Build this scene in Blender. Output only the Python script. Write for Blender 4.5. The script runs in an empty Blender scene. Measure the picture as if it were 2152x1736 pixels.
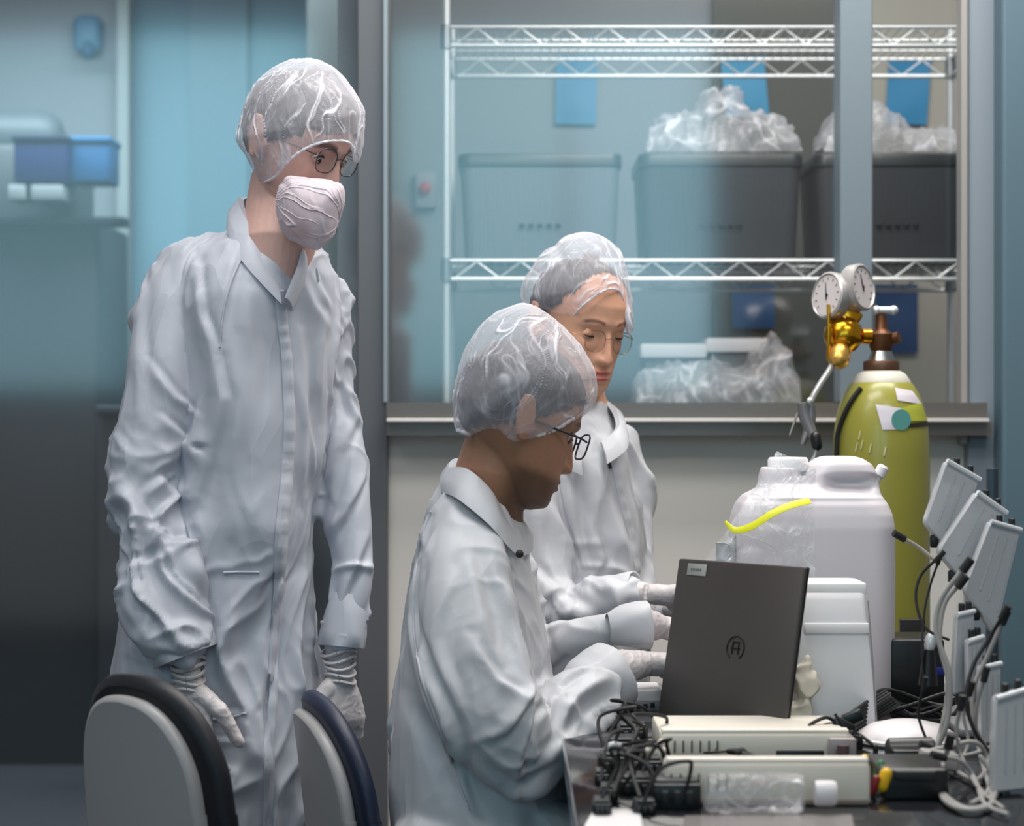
import bpy, math, random
import numpy as np
from mathutils import Vector, Matrix
from mathutils.bvhtree import BVHTree
from bpy_extras import mesh_utils

# ------------------------------------------------------------------ camera, world, lights, exposure
F = 4667.0; H = 1.22; CX, CY = 1076.0, 868.0          # focal length in px of the 2152x1736 frame, eye height
sc = bpy.context.scene
COL = sc.collection
cam_d = bpy.data.cameras.new('camera'); cam = bpy.data.objects.new('camera', cam_d); COL.objects.link(cam)
cam.location = (0, 0, H); cam.rotation_euler = (math.pi/2, 0, 0)
cam_d.sensor_width = 36; cam_d.sensor_fit = 'HORIZONTAL'; cam_d.lens = F/2152*36
cam_d.clip_start = 0.1; cam_d.clip_end = 60
cam_d.dof.use_dof = True; cam_d.dof.focus_distance = 3.45; cam_d.dof.aperture_fstop = 4.5
sc.camera = cam
sc.view_settings.view_transform = 'Standard'; sc.view_settings.look = 'None'
sc.view_settings.gamma = 1; sc.view_settings.use_curve_mapping = False
sc.view_settings.exposure = 0.14
w = bpy.data.worlds.new('world'); sc.world = w; w.use_nodes = True
w.node_tree.nodes['Background'].inputs[0].default_value = (0.95, 0.97, 1.0, 1)
w.node_tree.nodes['Background'].inputs[1].default_value = 0.19

def area(name, loc, rot, size, power, color):
    l = bpy.data.lights.new(name, 'AREA'); l.shape = 'RECTANGLE'; l.size, l.size_y = size
    l.energy = power; l.color = color
    o = bpy.data.objects.new(name, l); COL.objects.link(o); o.location = loc; o.rotation_euler = rot
    return o
area('ceiling_panel_light', (-0.1, 3.0, 2.85), (0, 0, 0), (1.2, 0.6), 24, (1.0, 0.97, 0.93))
area('ceiling_panel_light', (0.7, 4.0, 2.85), (0, 0, 0), (1.4, 0.6), 36, (1.0, 0.96, 0.91))
area('ceiling_panel_light', (-1.3, 2.3, 2.85), (0, 0, 0), (1.2, 0.6), 12, (0.95, 0.97, 1.0))
area('ceiling_panel_light', (0.9, 1.6, 2.85), (0, 0, 0), (1.2, 0.6), 20, (1.0, 0.95, 0.90))  # added front fill; no panel is seen there
area('store_room_light', (0.75, 4.95, 2.75), (math.radians(25), 0, 0), (1.4, 0.2), 9, (1.0, 0.97, 0.92))
area('corridor_light', (-1.4, 7.2, 2.9), (0, 0, 0), (1.6, 0.8), 60, (0.72, 0.9, 1.0))

# ------------------------------------------------------------------ helpers
def lin(c):
    return tuple(((v/255)/12.92 if v/255 <= 0.04045 else ((v/255+0.055)/1.055)**2.4) for v in c)

def P(px, py, D):
    return Vector(((px-CX)/F*D, D, H-(py-CY)/F*D))

def project(co):
    D = np.maximum(co[:, 1], 1e-3)
    return co[:, 0]/D*F+CX, CY-(co[:, 2]-H)/D*F

_rs = np.random.RandomState(7)
_perm = np.concatenate([_rs.permutation(256)]*3)
_val = _rs.rand(256)*2-1
def vnoise(p):
    p = np.asarray(p, float); i = np.floor(p).astype(int); fr = p-i; fr = fr*fr*fr*(fr*(fr*6-15)+10); i &= 255
    out = 0
    for dx in (0, 1):
        for dy in (0, 1):
            for dz in (0, 1):
                h = _perm[_perm[_perm[(i[:, 0]+dx) & 255]+((i[:, 1]+dy) & 255)]+((i[:, 2]+dz) & 255)]
                wt = (fr[:, 0] if dx else 1-fr[:, 0])*(fr[:, 1] if dy else 1-fr[:, 1])*(fr[:, 2] if dz else 1-fr[:, 2])
                out = out+wt*_val[h]
    return out

def sstep(a, b, x):
    t = np.clip((x-a)/(b-a), 0, 1); return t*t*(3-2*t)

def frame_of(d, ref=None):
    d = d.normalized()
    r = Vector(ref) if ref is not None else Vector((0, -1, 0))
    if abs(d.dot(r.normalized())) > 0.95: r = Vector((1, 0, 0)) if abs(d.x) < .6 else Vector((0, 0, 1))
    u = (r-d*r.dot(d)).normalized()
    return u, d.cross(u)

class MB:
    def __init__(s): s.v = []; s.f = []
    def add(s, vs, fs):
        n = len(s.v); s.v.extend([tuple(v) for v in vs]); s.f.extend([tuple(i+n for i in f) for f in fs]); return s
    def rings(s, rings, caps=True, closed=True):
        n = len(rings[0]); vs = [p for r in rings for p in r]; fs = []
        for i in range(len(rings)-1):
            for j in range(n if closed else n-1):
                k = (j+1) % n
                fs.append((i*n+j, i*n+k, (i+1)*n+k, (i+1)*n+j))
        if caps:
            fs.append(tuple(reversed(range(n)))); fs.append(tuple((len(rings)-1)*n+j for j in range(n)))
        return s.add(vs, fs)
    def box(s, c, size, R=None, bev=0.0):
        x, y, z = [q/2 for q in size]; c = Vector(c); R = R or Matrix.Identity(3)
        b = min(bev, x*.9, y*.9, z*.9)
        if b <= 0:
            vs = [c+R@Vector((sx*x, sy*y, sz*z)) for sz in (-1, 1) for sx, sy in ((-1, -1), (1, -1), (1, 1), (-1, 1))]
            return s.add(vs, [(3, 2, 1, 0), (4, 5, 6, 7), (0, 1, 5, 4), (1, 2, 6, 5), (2, 3, 7, 6), (3, 0, 4, 7)])
        def ring(zz, ins):
            r = []
            for (sx, sy, a0) in ((1, 1, 0), (-1, 1, 90), (-1, -1, 180), (1, -1, 270)):
                for k in range(4):
                    a = math.radians(a0+k*30)
                    r.append(c+R@Vector((sx*(x-b)+math.cos(a)*(b-ins), sy*(y-b)+math.sin(a)*(b-ins), zz)))
            return r
        return s.rings([ring(-z, b*.8), ring(-z+b*.3, b*.25), ring(-z+b, 0), ring(z-b, 0), ring(z-b*.3, b*.25), ring(z, b*.8)])
    def tube(s, pts, r, n=12, ref=None, caps=True, ry=None, power=2.0):
        pts = [Vector(p) for p in pts]; m = len(pts)
        rr = r if hasattr(r, '__len__') else [r]*m
        r2 = ry if hasattr(ry, '__len__') else ([ry]*m if ry else rr)
        rings = []; u = None
        for i, p in enumerate(pts):
            d = (pts[min(i+1, m-1)]-pts[max(i-1, 0)])
            if d.length < 1e-9: d = Vector((0, 0, 1))
            d.normalize()
            if u is None: u, v = frame_of(d, ref)
            else:
                u = (u-d*u.dot(d)).normalized(); v = d.cross(u)
            ring = []
            for j in range(n):
                a = 2*math.pi*j/n; ca, sa = math.cos(a), math.sin(a)
                if power != 2: ca = math.copysign(abs(ca)**(2/power), ca); sa = math.copysign(abs(sa)**(2/power), sa)
                ring.append(p+u*(ca*rr[i])+v*(sa*r2[i]))
            rings.append(ring)
        return s.rings(rings, caps)
    def capsule(s, pts, r, n=14, ref=None, ry=None):
        pts = [Vector(p) for p in pts]; m = len(pts)
        rr = list(r) if hasattr(r, '__len__') else [r]*m
        r2 = list(ry) if hasattr(ry, '__len__') else ([ry]*m if ry else list(rr))
        d0 = (pts[0]-pts[1]).normalized(); d1 = (pts[-1]-pts[-2]).normalized()
        P0, R0, Q0, P1, R1, Q1 = [], [], [], [], [], []
        for k in (1, 2, 3):
            a = k/3.3*math.pi/2
            P0.insert(0, pts[0]+d0*math.sin(a)*min(rr[0], r2[0])); R0.insert(0, rr[0]*math.cos(a)); Q0.insert(0, r2[0]*math.cos(a))
            P1.append(pts[-1]+d1*math.sin(a)*min(rr[-1], r2[-1])); R1.append(rr[-1]*math.cos(a)); Q1.append(r2[-1]*math.cos(a))
        return s.tube(P0+pts+P1, R0+rr+R1, n, ref, True, Q0+r2+Q1)
    def lathe(s, prof, base, axis=(0, 0, 1), n=40, ref=None):
        base = Vector(base); ax = Vector(axis).normalized(); u, v = frame_of(ax, ref or (1, 0, 0.01))
        return s.rings([[base+ax*z+(u*math.cos(2*math.pi*j/n)+v*math.sin(2*math.pi*j/n))*max(r, 1e-5) for j in range(n)] for r, z in prof])
    def ball(s, c, r, n=16, R=None):
        c = Vector(c); rx, ry, rz = r if hasattr(r, '__len__') else (r, r, r); R = R or Matrix.Identity(3)
        return s.rings([[c+R@Vector((rx*math.sin(t)*math.cos(a), ry*math.sin(t)*math.sin(a), -rz*math.cos(t))) for a in [2*math.pi*j/n for j in range(n)]]
                        for t in [0.02+(math.pi-0.04)*i/(n*3//4) for i in range(n*3//4+1)]])
    def prism(s, poly, off):
        n = len(poly); off = Vector(off); a = [Vector(p) for p in poly]
        return s.add(a+[p+off for p in a], [tuple(range(n)), tuple(reversed(range(n, 2*n)))]+[(i, i+n, (i+1) % n+n, (i+1) % n) for i in range(n)])
    def grid(s, fn, nu, nv, thick=None):
        vs = [fn(i/(nu-1), j/(nv-1)) for i in range(nu) for j in range(nv)]
        return s.add(vs, [(i*nv+j, (i+1)*nv+j, (i+1)*nv+j+1, i*nv+j+1) for i in range(nu-1) for j in range(nv-1)])
    def mesh(s, name='m'):
        me = bpy.data.meshes.new(name); me.from_pydata(s.v, [], s.f); me.update(); return me

def fix_normals(me):
    import bmesh
    bm = bmesh.new(); bm.from_mesh(me); bmesh.ops.recalc_face_normals(bm, faces=bm.faces); bm.to_mesh(me); bm.free()

def root(name, loc, label, cat, group=None):
    o = bpy.data.objects.new(name, None); COL.objects.link(o); o.location = loc; o.empty_display_size = .05
    o['label'] = label; o['category'] = cat
    if group: o['group'] = group
    bpy.context.view_layer.update()
    return o

def link(name, me, m, parent=None, smooth=True, angle=40, fixn=True):
    if isinstance(me, MB): me = me.mesh(name)
    if fixn: fix_normals(me)
    me.name = name
    if m: me.materials.append(m)
    o = bpy.data.objects.new(name, me); COL.objects.link(o)
    if smooth:
        me.polygons.foreach_set('use_smooth', [True]*len(me.polygons))
        if angle and angle < 180: me.set_sharp_from_angle(angle=math.radians(angle))
    if parent:
        o.parent = parent
        off = Vector(parent.location)
        q = parent.parent
        while q: off = off+Vector(q.location); q = q.parent
        if parent.type == 'MESH': off = off*0
        if parent.type != 'MESH': o.matrix_parent_inverse = Matrix.Translation(-Vector(parent.location))
    return o

def tag(o, label, cat, group=None, kind=None):
    if label: o['label'] = label
    if cat: o['category'] = cat
    if group: o['group'] = group
    if kind: o['kind'] = kind
    return o
def struct(name, mb, m, smooth=False, label=None):
    o = link(name, mb, m, None, smooth); o['kind'] = 'structure'; o['category'] = name.split('_')[0]
    o['label'] = label or ('plain '+name.replace('_', ' ')+' of the laboratory')
    return o

def spline(pts, k=8):
    pts = [Vector(p) for p in pts]; out = []
    for i in range(len(pts)-1):
        p0 = pts[max(i-1, 0)]; p1 = pts[i]; p2 = pts[i+1]; p3 = pts[min(i+2, len(pts)-1)]
        for j in range(k):
            t = j/k; out.append(0.5*((2*p1)+(p2-p0)*t+(2*p0-5*p1+4*p2-p3)*t*t+(3*p1-p0-3*p2+p3)*t**3))
    out.append(pts[-1]); return out

def remesh(mb, voxel, smooth=6, factor=0.5):
    me = mb.mesh('tmp'); fix_normals(me); o = bpy.data.objects.new('tmp', me); COL.objects.link(o)
    m = o.modifiers.new('r', 'REMESH'); m.mode = 'VOXEL'; m.voxel_size = voxel; m.adaptivity = 0
    if smooth:
        m = o.modifiers.new('s', 'SMOOTH'); m.iterations = smooth; m.factor = factor
    dg = bpy.context.evaluated_depsgraph_get(); dg.update()
    me2 = bpy.data.meshes.new_from_object(o.evaluated_get(dg))
    bpy.data.objects.remove(o); bpy.data.meshes.remove(me)
    return me2

def get_co(me):
    a = np.empty(len(me.vertices)*3); me.vertices.foreach_get('co', a); return a.reshape(-1, 3)
def get_no(me):
    a = np.empty(len(me.vertices)*3); me.vertices.foreach_get('normal', a); return a.reshape(-1, 3)
def set_co(me, co):
    me.vertices.foreach_set('co', co.ravel()); me.update()

def seg_dist(p, a, b):
    ab = b-a; t = np.clip(((p-a)@ab)/max((ab@ab), 1e-9), 0, 1); q = a+t[:, None]*ab; return np.linalg.norm(p-q, axis=1), t

def cloth(me, bones, amp=0.008, folds=(), seed=0.0, along=5.0, across=17.0):
    """drape: soft folds that run along each bone, finer crumples, then the named folds"""
    co = get_co(me); no = get_no(me); N = len(co)
    wsum = np.zeros(N); disp = np.zeros(N)
    for k, (a, b, r, al, ac, am, tw) in enumerate(bones):
        a = np.array(a); b = np.array(b); d, t = seg_dist(co, a, b); d = np.maximum(d-r, 0)
        wt = np.exp(-d/0.018)+1e-6
        ax = Vector(b-a).normalized(); u, v = frame_of(ax)
        M = np.array([list(u), list(v), list(ax)])
        q = (co-a)@M.T
        ca, sa = math.cos(tw), math.sin(tw)
        wq = q+0.03*np.stack([vnoise(q*7+seed), vnoise(q*7+seed+31), vnoise(q*7+seed+57)], 1)
        # slant the folds: shear the along-axis by the lateral coordinate
        z = wq[:, 2]*ca+wq[:, 0]*sa; x = wq[:, 0]*ca-wq[:, 2]*sa
        s1 = np.stack([x*ac, wq[:, 1]*ac, z*al], 1)+seed+k*13.7
        n1 = vnoise(s1); gt = sstep(-.15, .35, vnoise(s1*.55+40)); r1 = (1-np.abs(n1)*1.9); r1 = np.clip(r1, 0, 1)**2.0*gt
        s2 = np.stack([x*ac*2.1, wq[:, 1]*ac*2.1, z*al*2.3], 1)+seed+k*5.1+80
        r2 = np.clip(1-np.abs(vnoise(s2))*2.2, 0, 1)**2
        n3 = vnoise(s1*0.45+9)
        r3 = np.clip(1-np.abs(vnoise(np.stack([(x+.5*z)*ac*1.4, wq[:, 1]*ac*1.4, (z-.5*x)*al*1.6], 1)+seed+k*3.3+200))*1.9, 0, 1)**1.6*sstep(-.1, .3, vnoise(s1*.5+71))
        disp += wt*am*(0.9*r1+0.5*r2*gt+0.65*r3+1.0*n3); wsum += wt
    disp = disp/wsum*amp
    if len(folds):
        px, py = project(co); pp = np.stack([px, py], 1)+13*np.stack([vnoise(co*11+seed), vnoise(co*11+seed+50)], 1)
        tocam = -co+np.array([0, 0, H]); tocam /= np.linalg.norm(tocam, axis=1)[:, None]
        facing = sstep(-0.05, 0.35, (no*tocam).sum(1))
        for fd in folds:
            pts, wd, h = fd[0], fd[1], fd[2]; dr = fd[3] if len(fd) > 3 else None
            pts = [np.array(q, float) for q in pts]
            L = [np.linalg.norm(pts[i+1]-pts[i]) for i in range(len(pts)-1)]; T = sum(L); acc = 0
            best = np.full(N, 1e9); tt = np.zeros(N); side = np.zeros(N)
            for i in range(len(pts)-1):
                d, t = seg_dist(pp, pts[i], pts[i+1]); m = d < best
                ab = pts[i+1]-pts[i]; cr = (pp[:, 0]-pts[i][0])*ab[1]-(pp[:, 1]-pts[i][1])*ab[0]
                best[m] = d[m]; tt[m] = (acc+t[m]*L[i])/T; side[m] = np.sign(cr[m]); acc += L[i]
            sd = best*side/wd
            wv = 1+.5*vnoise(co*14+seed+5); sd = sd/wv
            prof = np.where(sd > 0, np.exp(-(np.abs(sd)/.95)**1.5), np.exp(-(np.abs(sd)/2.6)**1.5))-0.6*np.exp(-((sd-1.9)/1.1)**2)        # steep on one side, gentle on the other, a valley beside it
            taper = np.sin(np.clip(tt*0.94+0.03, 0, 1)*math.pi)**0.6
            g = prof*taper*facing*h*.85
            if dr is not None: g = g*(co[:, 1] > dr[0])*(co[:, 1] < dr[1])
            disp += g
    set_co(me, relax(me, co+no*disp[:, None], 1, .45))

def relax(me, co, it=2, lam=.5):
    ne = len(me.edges); e = np.empty(ne*2, int); me.edges.foreach_get('vertices', e); e = e.reshape(-1, 2); N = len(co)
    deg = np.bincount(e.ravel(), minlength=N)[:, None].astype(float)
    for _ in range(it):
        s = np.stack([np.bincount(e[:, 0], co[e[:, 1], k], N)+np.bincount(e[:, 1], co[e[:, 0], k], N) for k in range(3)], 1)
        co = co+lam*(s/np.maximum(deg, 1)-co)
    return co

def floats(me, name, arr):
    at = me.attributes.new(name, 'FLOAT', 'POINT'); at.data.foreach_set('value', np.asarray(arr, np.float32))

class Caster:
    def __init__(s, *mes):
        vs = []; fs = []
        for me in mes:
            n = len(vs); vs += [tuple(v.co) for v in me.vertices]; fs += [tuple(i+n for i in p.vertices) for p in me.polygons]
        s.t = BVHTree.FromPolygons(vs, fs)
    def hit(s, px, py, fallback=3.5):
        o = Vector((0, 0, H)); d = (P(px, py, 1.0)-o).normalized(); r = s.t.ray_cast(o, d)
        if r[0] is None: return P(px, py, fallback), -d
        return r[0], (r[1] if r[1].dot(d) < 0 else -r[1])

def ribbon(caster, pts, width_px, lift=0.0015, thick=0.002, k=8, wob=0.0, fallback=3.5):
    """a strip of fabric or tape lying on a surface along a line"""
    pl = spline([Vector((p[0], p[1], p[2] if len(p) > 2 else width_px)) for p in pts], k)
    mb = MB(); rings = []; last = None
    for i, p in enumerate(pl):
        q0 = pl[max(i-1, 0)]; q1 = pl[min(i+1, len(pl)-1)]; d = Vector((q1.x-q0.x, q1.y-q0.y)).normalized(); nn = Vector((-d.y, d.x))
        ring = []
        for s_ in (-1, -.5, 0, .5, 1):
            h, n = caster.hit(p.x+nn.x*p.z/2*s_, p.y+nn.y*p.z/2*s_, fallback)
            if last is not None and (h-last).length > 0.08: h = last.copy()
            ring.append((h, n)); 
        last = ring[2][0]
        top = [h+n*(lift+thick*(1 if abs(s_) < .9 else .4)+wob*math.sin(i*1.7)*(.5 if abs(s_) > .9 else 1)) for (h, n), s_ in zip(ring, (-1, -.5, 0, .5, 1))]
        bot = [h-n*0.001 for h, n in reversed(ring)]
        rings.append(top+bot)
    mb.rings(rings); return mb

# ------------------------------------------------------------------ materials
def mat(name, col, rough=0.5, metal=0.0, bump=0.0, bscale=60, var=0.0, vscale=8, alpha=1.0, trans=0.0, spec=0.5, emit=None, estr=0, stretch=None, sheen=0.0, sss=0.0, coat=0.0):
    m = bpy.data.materials.new(name); m.use_nodes = True; nt = m.node_tree; b = nt.nodes['Principled BSDF']
    c = lin(col) if max(col) > 1.5 else col
    b.inputs['Base Color'].default_value = (*c, 1); b.inputs['Roughness'].default_value = rough; b.inputs['Metallic'].default_value = metal
    b.inputs['Specular IOR Level'].default_value = spec; b.inputs['Alpha'].default_value = alpha
    b.inputs['Transmission Weight'].default_value = trans; b.inputs['Sheen Weight'].default_value = sheen; b.inputs['Coat Weight'].default_value = coat
    if sss: b.inputs['Subsurface Weight'].default_value = sss; b.inputs['Subsurface Radius'].default_value = (1, .35, .2); b.inputs['Subsurface Scale'].default_value = .008
    if emit: b.inputs['Emission Color'].default_value = (*emit, 1); b.inputs['Emission Strength'].default_value = estr
    tc = nt.nodes.new('ShaderNodeTexCoord'); mp = nt.nodes.new('ShaderNodeMapping'); nt.links.new(tc.outputs['Object'], mp.inputs['Vector'])
    if stretch: mp.inputs['Scale'].default_value = stretch
    nz = nt.nodes.new('ShaderNodeTexNoise'); nz.inputs['Scale'].default_value = vscale; nz.inputs['Detail'].default_value = 4; nt.links.new(mp.outputs[0], nz.inputs['Vector'])
    if var:
        mx = nt.nodes.new('ShaderNodeMix'); mx.data_type = 'RGBA'
        mx.inputs['A'].default_value = (*[v*(1-var) for v in c], 1); mx.inputs['B'].default_value = (*[min(1, v*(1+var)) for v in c], 1)
        nt.links.new(nz.outputs['Fac'], mx.inputs['Factor']); nt.links.new(mx.outputs['Result'], b.inputs['Base Color'])
    if bump:
        n2 = nt.nodes.new('ShaderNodeTexNoise'); n2.inputs['Scale'].default_value = bscale; n2.inputs['Detail'].default_value = 5; nt.links.new(mp.outputs[0], n2.inputs['Vector'])
        bp = nt.nodes.new('ShaderNodeBump'); bp.inputs['Strength'].default_value = bump; bp.inputs['Distance'].default_value = 0.01
        nt.links.new(n2.outputs['Fac'], bp.inputs['Height']); nt.links.new(bp.outputs[0], b.inputs['Normal'])
    return m

def fabric_mat(name, col, strength=0.5):
    """nonwoven coverall cloth: crisp small creases between smooth planes"""
    m = mat(name, col, rough=0.5, spec=0.4); nt = m.node_tree; b = nt.nodes['Principled BSDF']; L = nt.links.new
    tc = nt.nodes.new('ShaderNodeTexCoord'); mp = nt.nodes.new('ShaderNodeMapping'); mp.inputs['Scale'].default_value = (1.5, 1.5, .5); L(tc.outputs['Object'], mp.inputs[0])
    nd = nt.nodes.new('ShaderNodeTexNoise'); nd.inputs['Scale'].default_value = 6; nd.inputs['Detail'].default_value = 2; L(mp.outputs[0], nd.inputs['Vector'])
    ad = nt.nodes.new('ShaderNodeVectorMath'); ad.operation = 'MULTIPLY_ADD'; ad.inputs[1].default_value = (.16, .16, .16); L(nd.outputs['Color'], ad.inputs[0]); L(mp.outputs[0], ad.inputs[2])
    tot = None
    for sc_, amt in ((7, 1.0), (17, .42)):
        vo = nt.nodes.new('ShaderNodeTexVoronoi'); vo.feature = 'F1'; vo.inputs['Scale'].default_value = sc_; L(ad.outputs[0], vo.inputs['Vector'])
        n2 = nt.nodes.new('ShaderNodeTexNoise'); n2.noise_dimensions = '4D'; n2.inputs['W'].default_value = sc_; n2.inputs['Scale'].default_value = sc_*.4; n2.inputs['Detail'].default_value = 0; L(mp.outputs[0], n2.inputs['Vector'])
        g = nt.nodes.new('ShaderNodeMapRange'); g.inputs['From Min'].default_value = .40; g.inputs['From Max'].default_value = .66; g.inputs['To Max'].default_value = amt; L(n2.outputs['Fac'], g.inputs['Value'])
        mu = nt.nodes.new('ShaderNodeMath'); mu.operation = 'MULTIPLY'; L(vo.outputs['Distance'], mu.inputs[0]); L(g.outputs[0], mu.inputs[1])
        if tot is None: tot = mu.outputs[0]
        else:
            a2 = nt.nodes.new('ShaderNodeMath'); L(tot, a2.inputs[0]); L(mu.outputs[0], a2.inputs[1]); tot = a2.outputs[0]
    bp = nt.nodes.new('ShaderNodeBump'); bp.inputs['Strength'].default_value = strength; bp.inputs['Distance'].default_value = 0.010
    L(tot, bp.inputs['Height']); L(bp.outputs[0], b.inputs['Normal'])
    return m

def veil_mat(name, col=(232, 232, 240), lo=0.42, hi=0.95, scale=13, stretch=(1, 1, .55), rough=.5, width=.045, spec=.4, crease=False):
    """thin see-through nonwoven or film: more opaque where it is gathered into a crease"""
    m = bpy.data.materials.new(name); m.use_nodes = True; nt = m.node_tree; b = nt.nodes['Principled BSDF']; L = nt.links.new
    b.inputs['Base Color'].default_value = (*lin(col), 1); b.inputs['Roughness'].default_value = rough; b.inputs['Specular IOR Level'].default_value = spec
    tc = nt.nodes.new('ShaderNodeTexCoord'); mp = nt.nodes.new('ShaderNodeMapping'); mp.inputs['Scale'].default_value = stretch; L(tc.outputs['Object'], mp.inputs[0])
    def math_(op, a, b_=None, clamp=False):
        n = nt.nodes.new('ShaderNodeMath'); n.operation = op; n.use_clamp = clamp
        for k, x in enumerate((a, b_)):
            if x is None: continue
            if isinstance(x, (int, float)): n.inputs[k].default_value = x
            else: L(x, n.inputs[k])
        return n.outputs[0]
    tot = None
    for s_, wd, amt, dist in ((scale*.55, width*.8, 1.0, 1.2), (scale*1.2, width*.9, .7, 1.0), (scale*2.6, width*1.2, .4, .8)):
        n = nt.nodes.new('ShaderNodeTexNoise'); n.inputs['Scale'].default_value = s_; n.inputs['Detail'].default_value = 1; n.inputs['Distortion'].default_value = dist; L(mp.outputs[0], n.inputs['Vector'])
        ridge = math_('SUBTRACT', 1.0, math_('DIVIDE', math_('ABSOLUTE', math_('SUBTRACT', n.outputs['Fac'], .5)), wd), True)
        n2 = nt.nodes.new('ShaderNodeTexNoise'); n2.inputs['Scale'].default_value = s_*.9; n2.inputs['Detail'].default_value = 1; n2.noise_dimensions = '4D'; n2.inputs['W'].default_value = s_; L(mp.outputs[0], n2.inputs['Vector'])
        gate = nt.nodes.new('ShaderNodeMapRange'); gate.inputs['From Min'].default_value = .36; gate.inputs['From Max'].default_value = .58; gate.inputs['To Min'].default_value = .12; L(n2.outputs['Fac'], gate.inputs['Value'])
        v = math_('MULTIPLY', math_('MULTIPLY', ridge, gate.outputs[0]), amt)
        tot = v if tot is None else math_('ADD', tot, math_('MULTIPLY', v, .8), True)
    if crease:
        at = nt.nodes.new('ShaderNodeAttribute'); at.attribute_name = 'fold'; tot = math_('ADD', math_('MULTIPLY', tot, .35), at.outputs['Fac'], True)
    lw = nt.nodes.new('ShaderNodeLayerWeight'); lw.inputs['Blend'].default_value = .2
    fc = math_('MULTIPLY', math_('POWER', lw.outputs['Facing'], 1.5), .8)
    mx2 = math_('MAXIMUM', tot, fc)
    al = nt.nodes.new('ShaderNodeMapRange'); al.inputs['To Min'].default_value = lo; al.inputs['To Max'].default_value = hi; L(mx2, al.inputs['Value'])
    L(al.outputs[0], b.inputs['Alpha'])
    bp = nt.nodes.new('ShaderNodeBump'); bp.inputs['Strength'].default_value = .5; bp.inputs['Distance'].default_value = .004
    L(tot, bp.inputs['Height']); L(bp.outputs[0], b.inputs['Normal'])
    return m

def skin_mat(name, col, lip, brow, stubble=(60, 45, 35)):
    m = mat(name, col, rough=.48, spec=.4, bump=.06, bscale=180, sss=.08); nt = m.node_tree; b = nt.nodes['Principled BSDF']
    prev = None; base = nt.nodes.new('ShaderNodeTexNoise'); base.inputs['Scale'].default_value = 22
    mx0 = nt.nodes.new('ShaderNodeMix'); mx0.data_type = 'RGBA'; c = lin(col)
    mx0.inputs['A'].default_value = (c[0]*.9, c[1]*.88, c[2]*.88, 1); mx0.inputs['B'].default_value = (min(1, c[0]*1.1), c[1]*1.06, c[2]*1.02, 1)
    nt.links.new(base.outputs['Fac'], mx0.inputs['Factor']); prev = mx0.outputs['Result']
    for attr, cc in (('flush', (190, 110, 95)), ('stubble', stubble), ('lip', lip), ('brow', brow)):
        a = nt.nodes.new('ShaderNodeAttribute'); a.attribute_name = attr
        mx = nt.nodes.new('ShaderNodeMix'); mx.data_type = 'RGBA'; nt.links.new(a.outputs['Fac'], mx.inputs['Factor']); nt.links.new(prev, mx.inputs['A'])
        mx.inputs['B'].default_value = (*lin(cc), 1); prev = mx.outputs['Result']
    nt.links.new(prev, b.inputs['Base Color'])
    return m

def pane_mat(name, refl=0.09, tint=(1, 1, 1), rough=0.0):
    m = bpy.data.materials.new(name); m.use_nodes = True; nt = m.node_tree
    for n in list(nt.nodes):
        if n.type == 'BSDF_PRINCIPLED': nt.nodes.remove(n)
    out = [n for n in nt.nodes if n.type == 'OUTPUT_MATERIAL'][0]
    t = nt.nodes.new('ShaderNodeBsdfTransparent'); t.inputs[0].default_value = (*tint, 1)
    g = nt.nodes.new('ShaderNodeBsdfGlossy'); g.inputs['Roughness'].default_value = rough
    mx = nt.nodes.new('ShaderNodeMixShader'); mx.inputs[0].default_value = refl
    nt.links.new(t.outputs[0], mx.inputs[1]); nt.links.new(g.outputs[0], mx.inputs[2]); nt.links.new(mx.outputs[0], out.inputs[0])
    return m

M = dict(
    fabA=fabric_mat('white_coverall_cloth', (184, 187, 197), 1.0),
    fabB=fabric_mat('white_coverall_cloth_b', (196, 197, 202), .95),
    glove=mat('latex_glove', (200, 193, 194), rough=.42, bump=.35, bscale=38, spec=.5),
    cap=veil_mat('cap_nonwoven', (236, 234, 242), lo=.27, hi=.95, scale=26, stretch=(1, 1, .42), width=.05, spec=.15, rough=.75, crease=True),
    hem=mat('cap_elastic', (226, 224, 232), rough=.6, bump=.4, bscale=90),
    mask=veil_mat('mask_nonwoven', (212, 200, 208), lo=.70, hi=1.0, scale=20, width=.05, spec=.15, rough=.8, crease=True),
    hair=mat('dark_hair', (38, 34, 36), rough=.45, bump=.5, bscale=60, stretch=(6, 6, 1)),
    white=mat('white_plastic', (226, 224, 226), rough=.42, bump=.02),
    cream=mat('cream_instrument_plastic', (214, 208, 196), rough=.45, var=.04),
    black=mat('black_plastic', (18, 18, 20), rough=.38, bump=.05),
    blackm=mat('matt_black_rubber', (26, 26, 28), rough=.6, bump=.1),
    grey=mat('grey_plastic', (120, 122, 124), rough=.4),
    steel=mat('brushed_steel', (176, 180, 182), rough=.28, metal=1, bump=.05, bscale=120),
    chrome=mat('chrome_wire', (222, 226, 228), rough=.38, metal=.55),
    brass=mat('polished_brass', (222, 160, 40), rough=.2, metal=1),
    bronze=mat('brown_bronze', (96, 60, 34), rough=.42, metal=.6),
    lens=pane_mat('spectacle_lens', .10),
)

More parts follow.
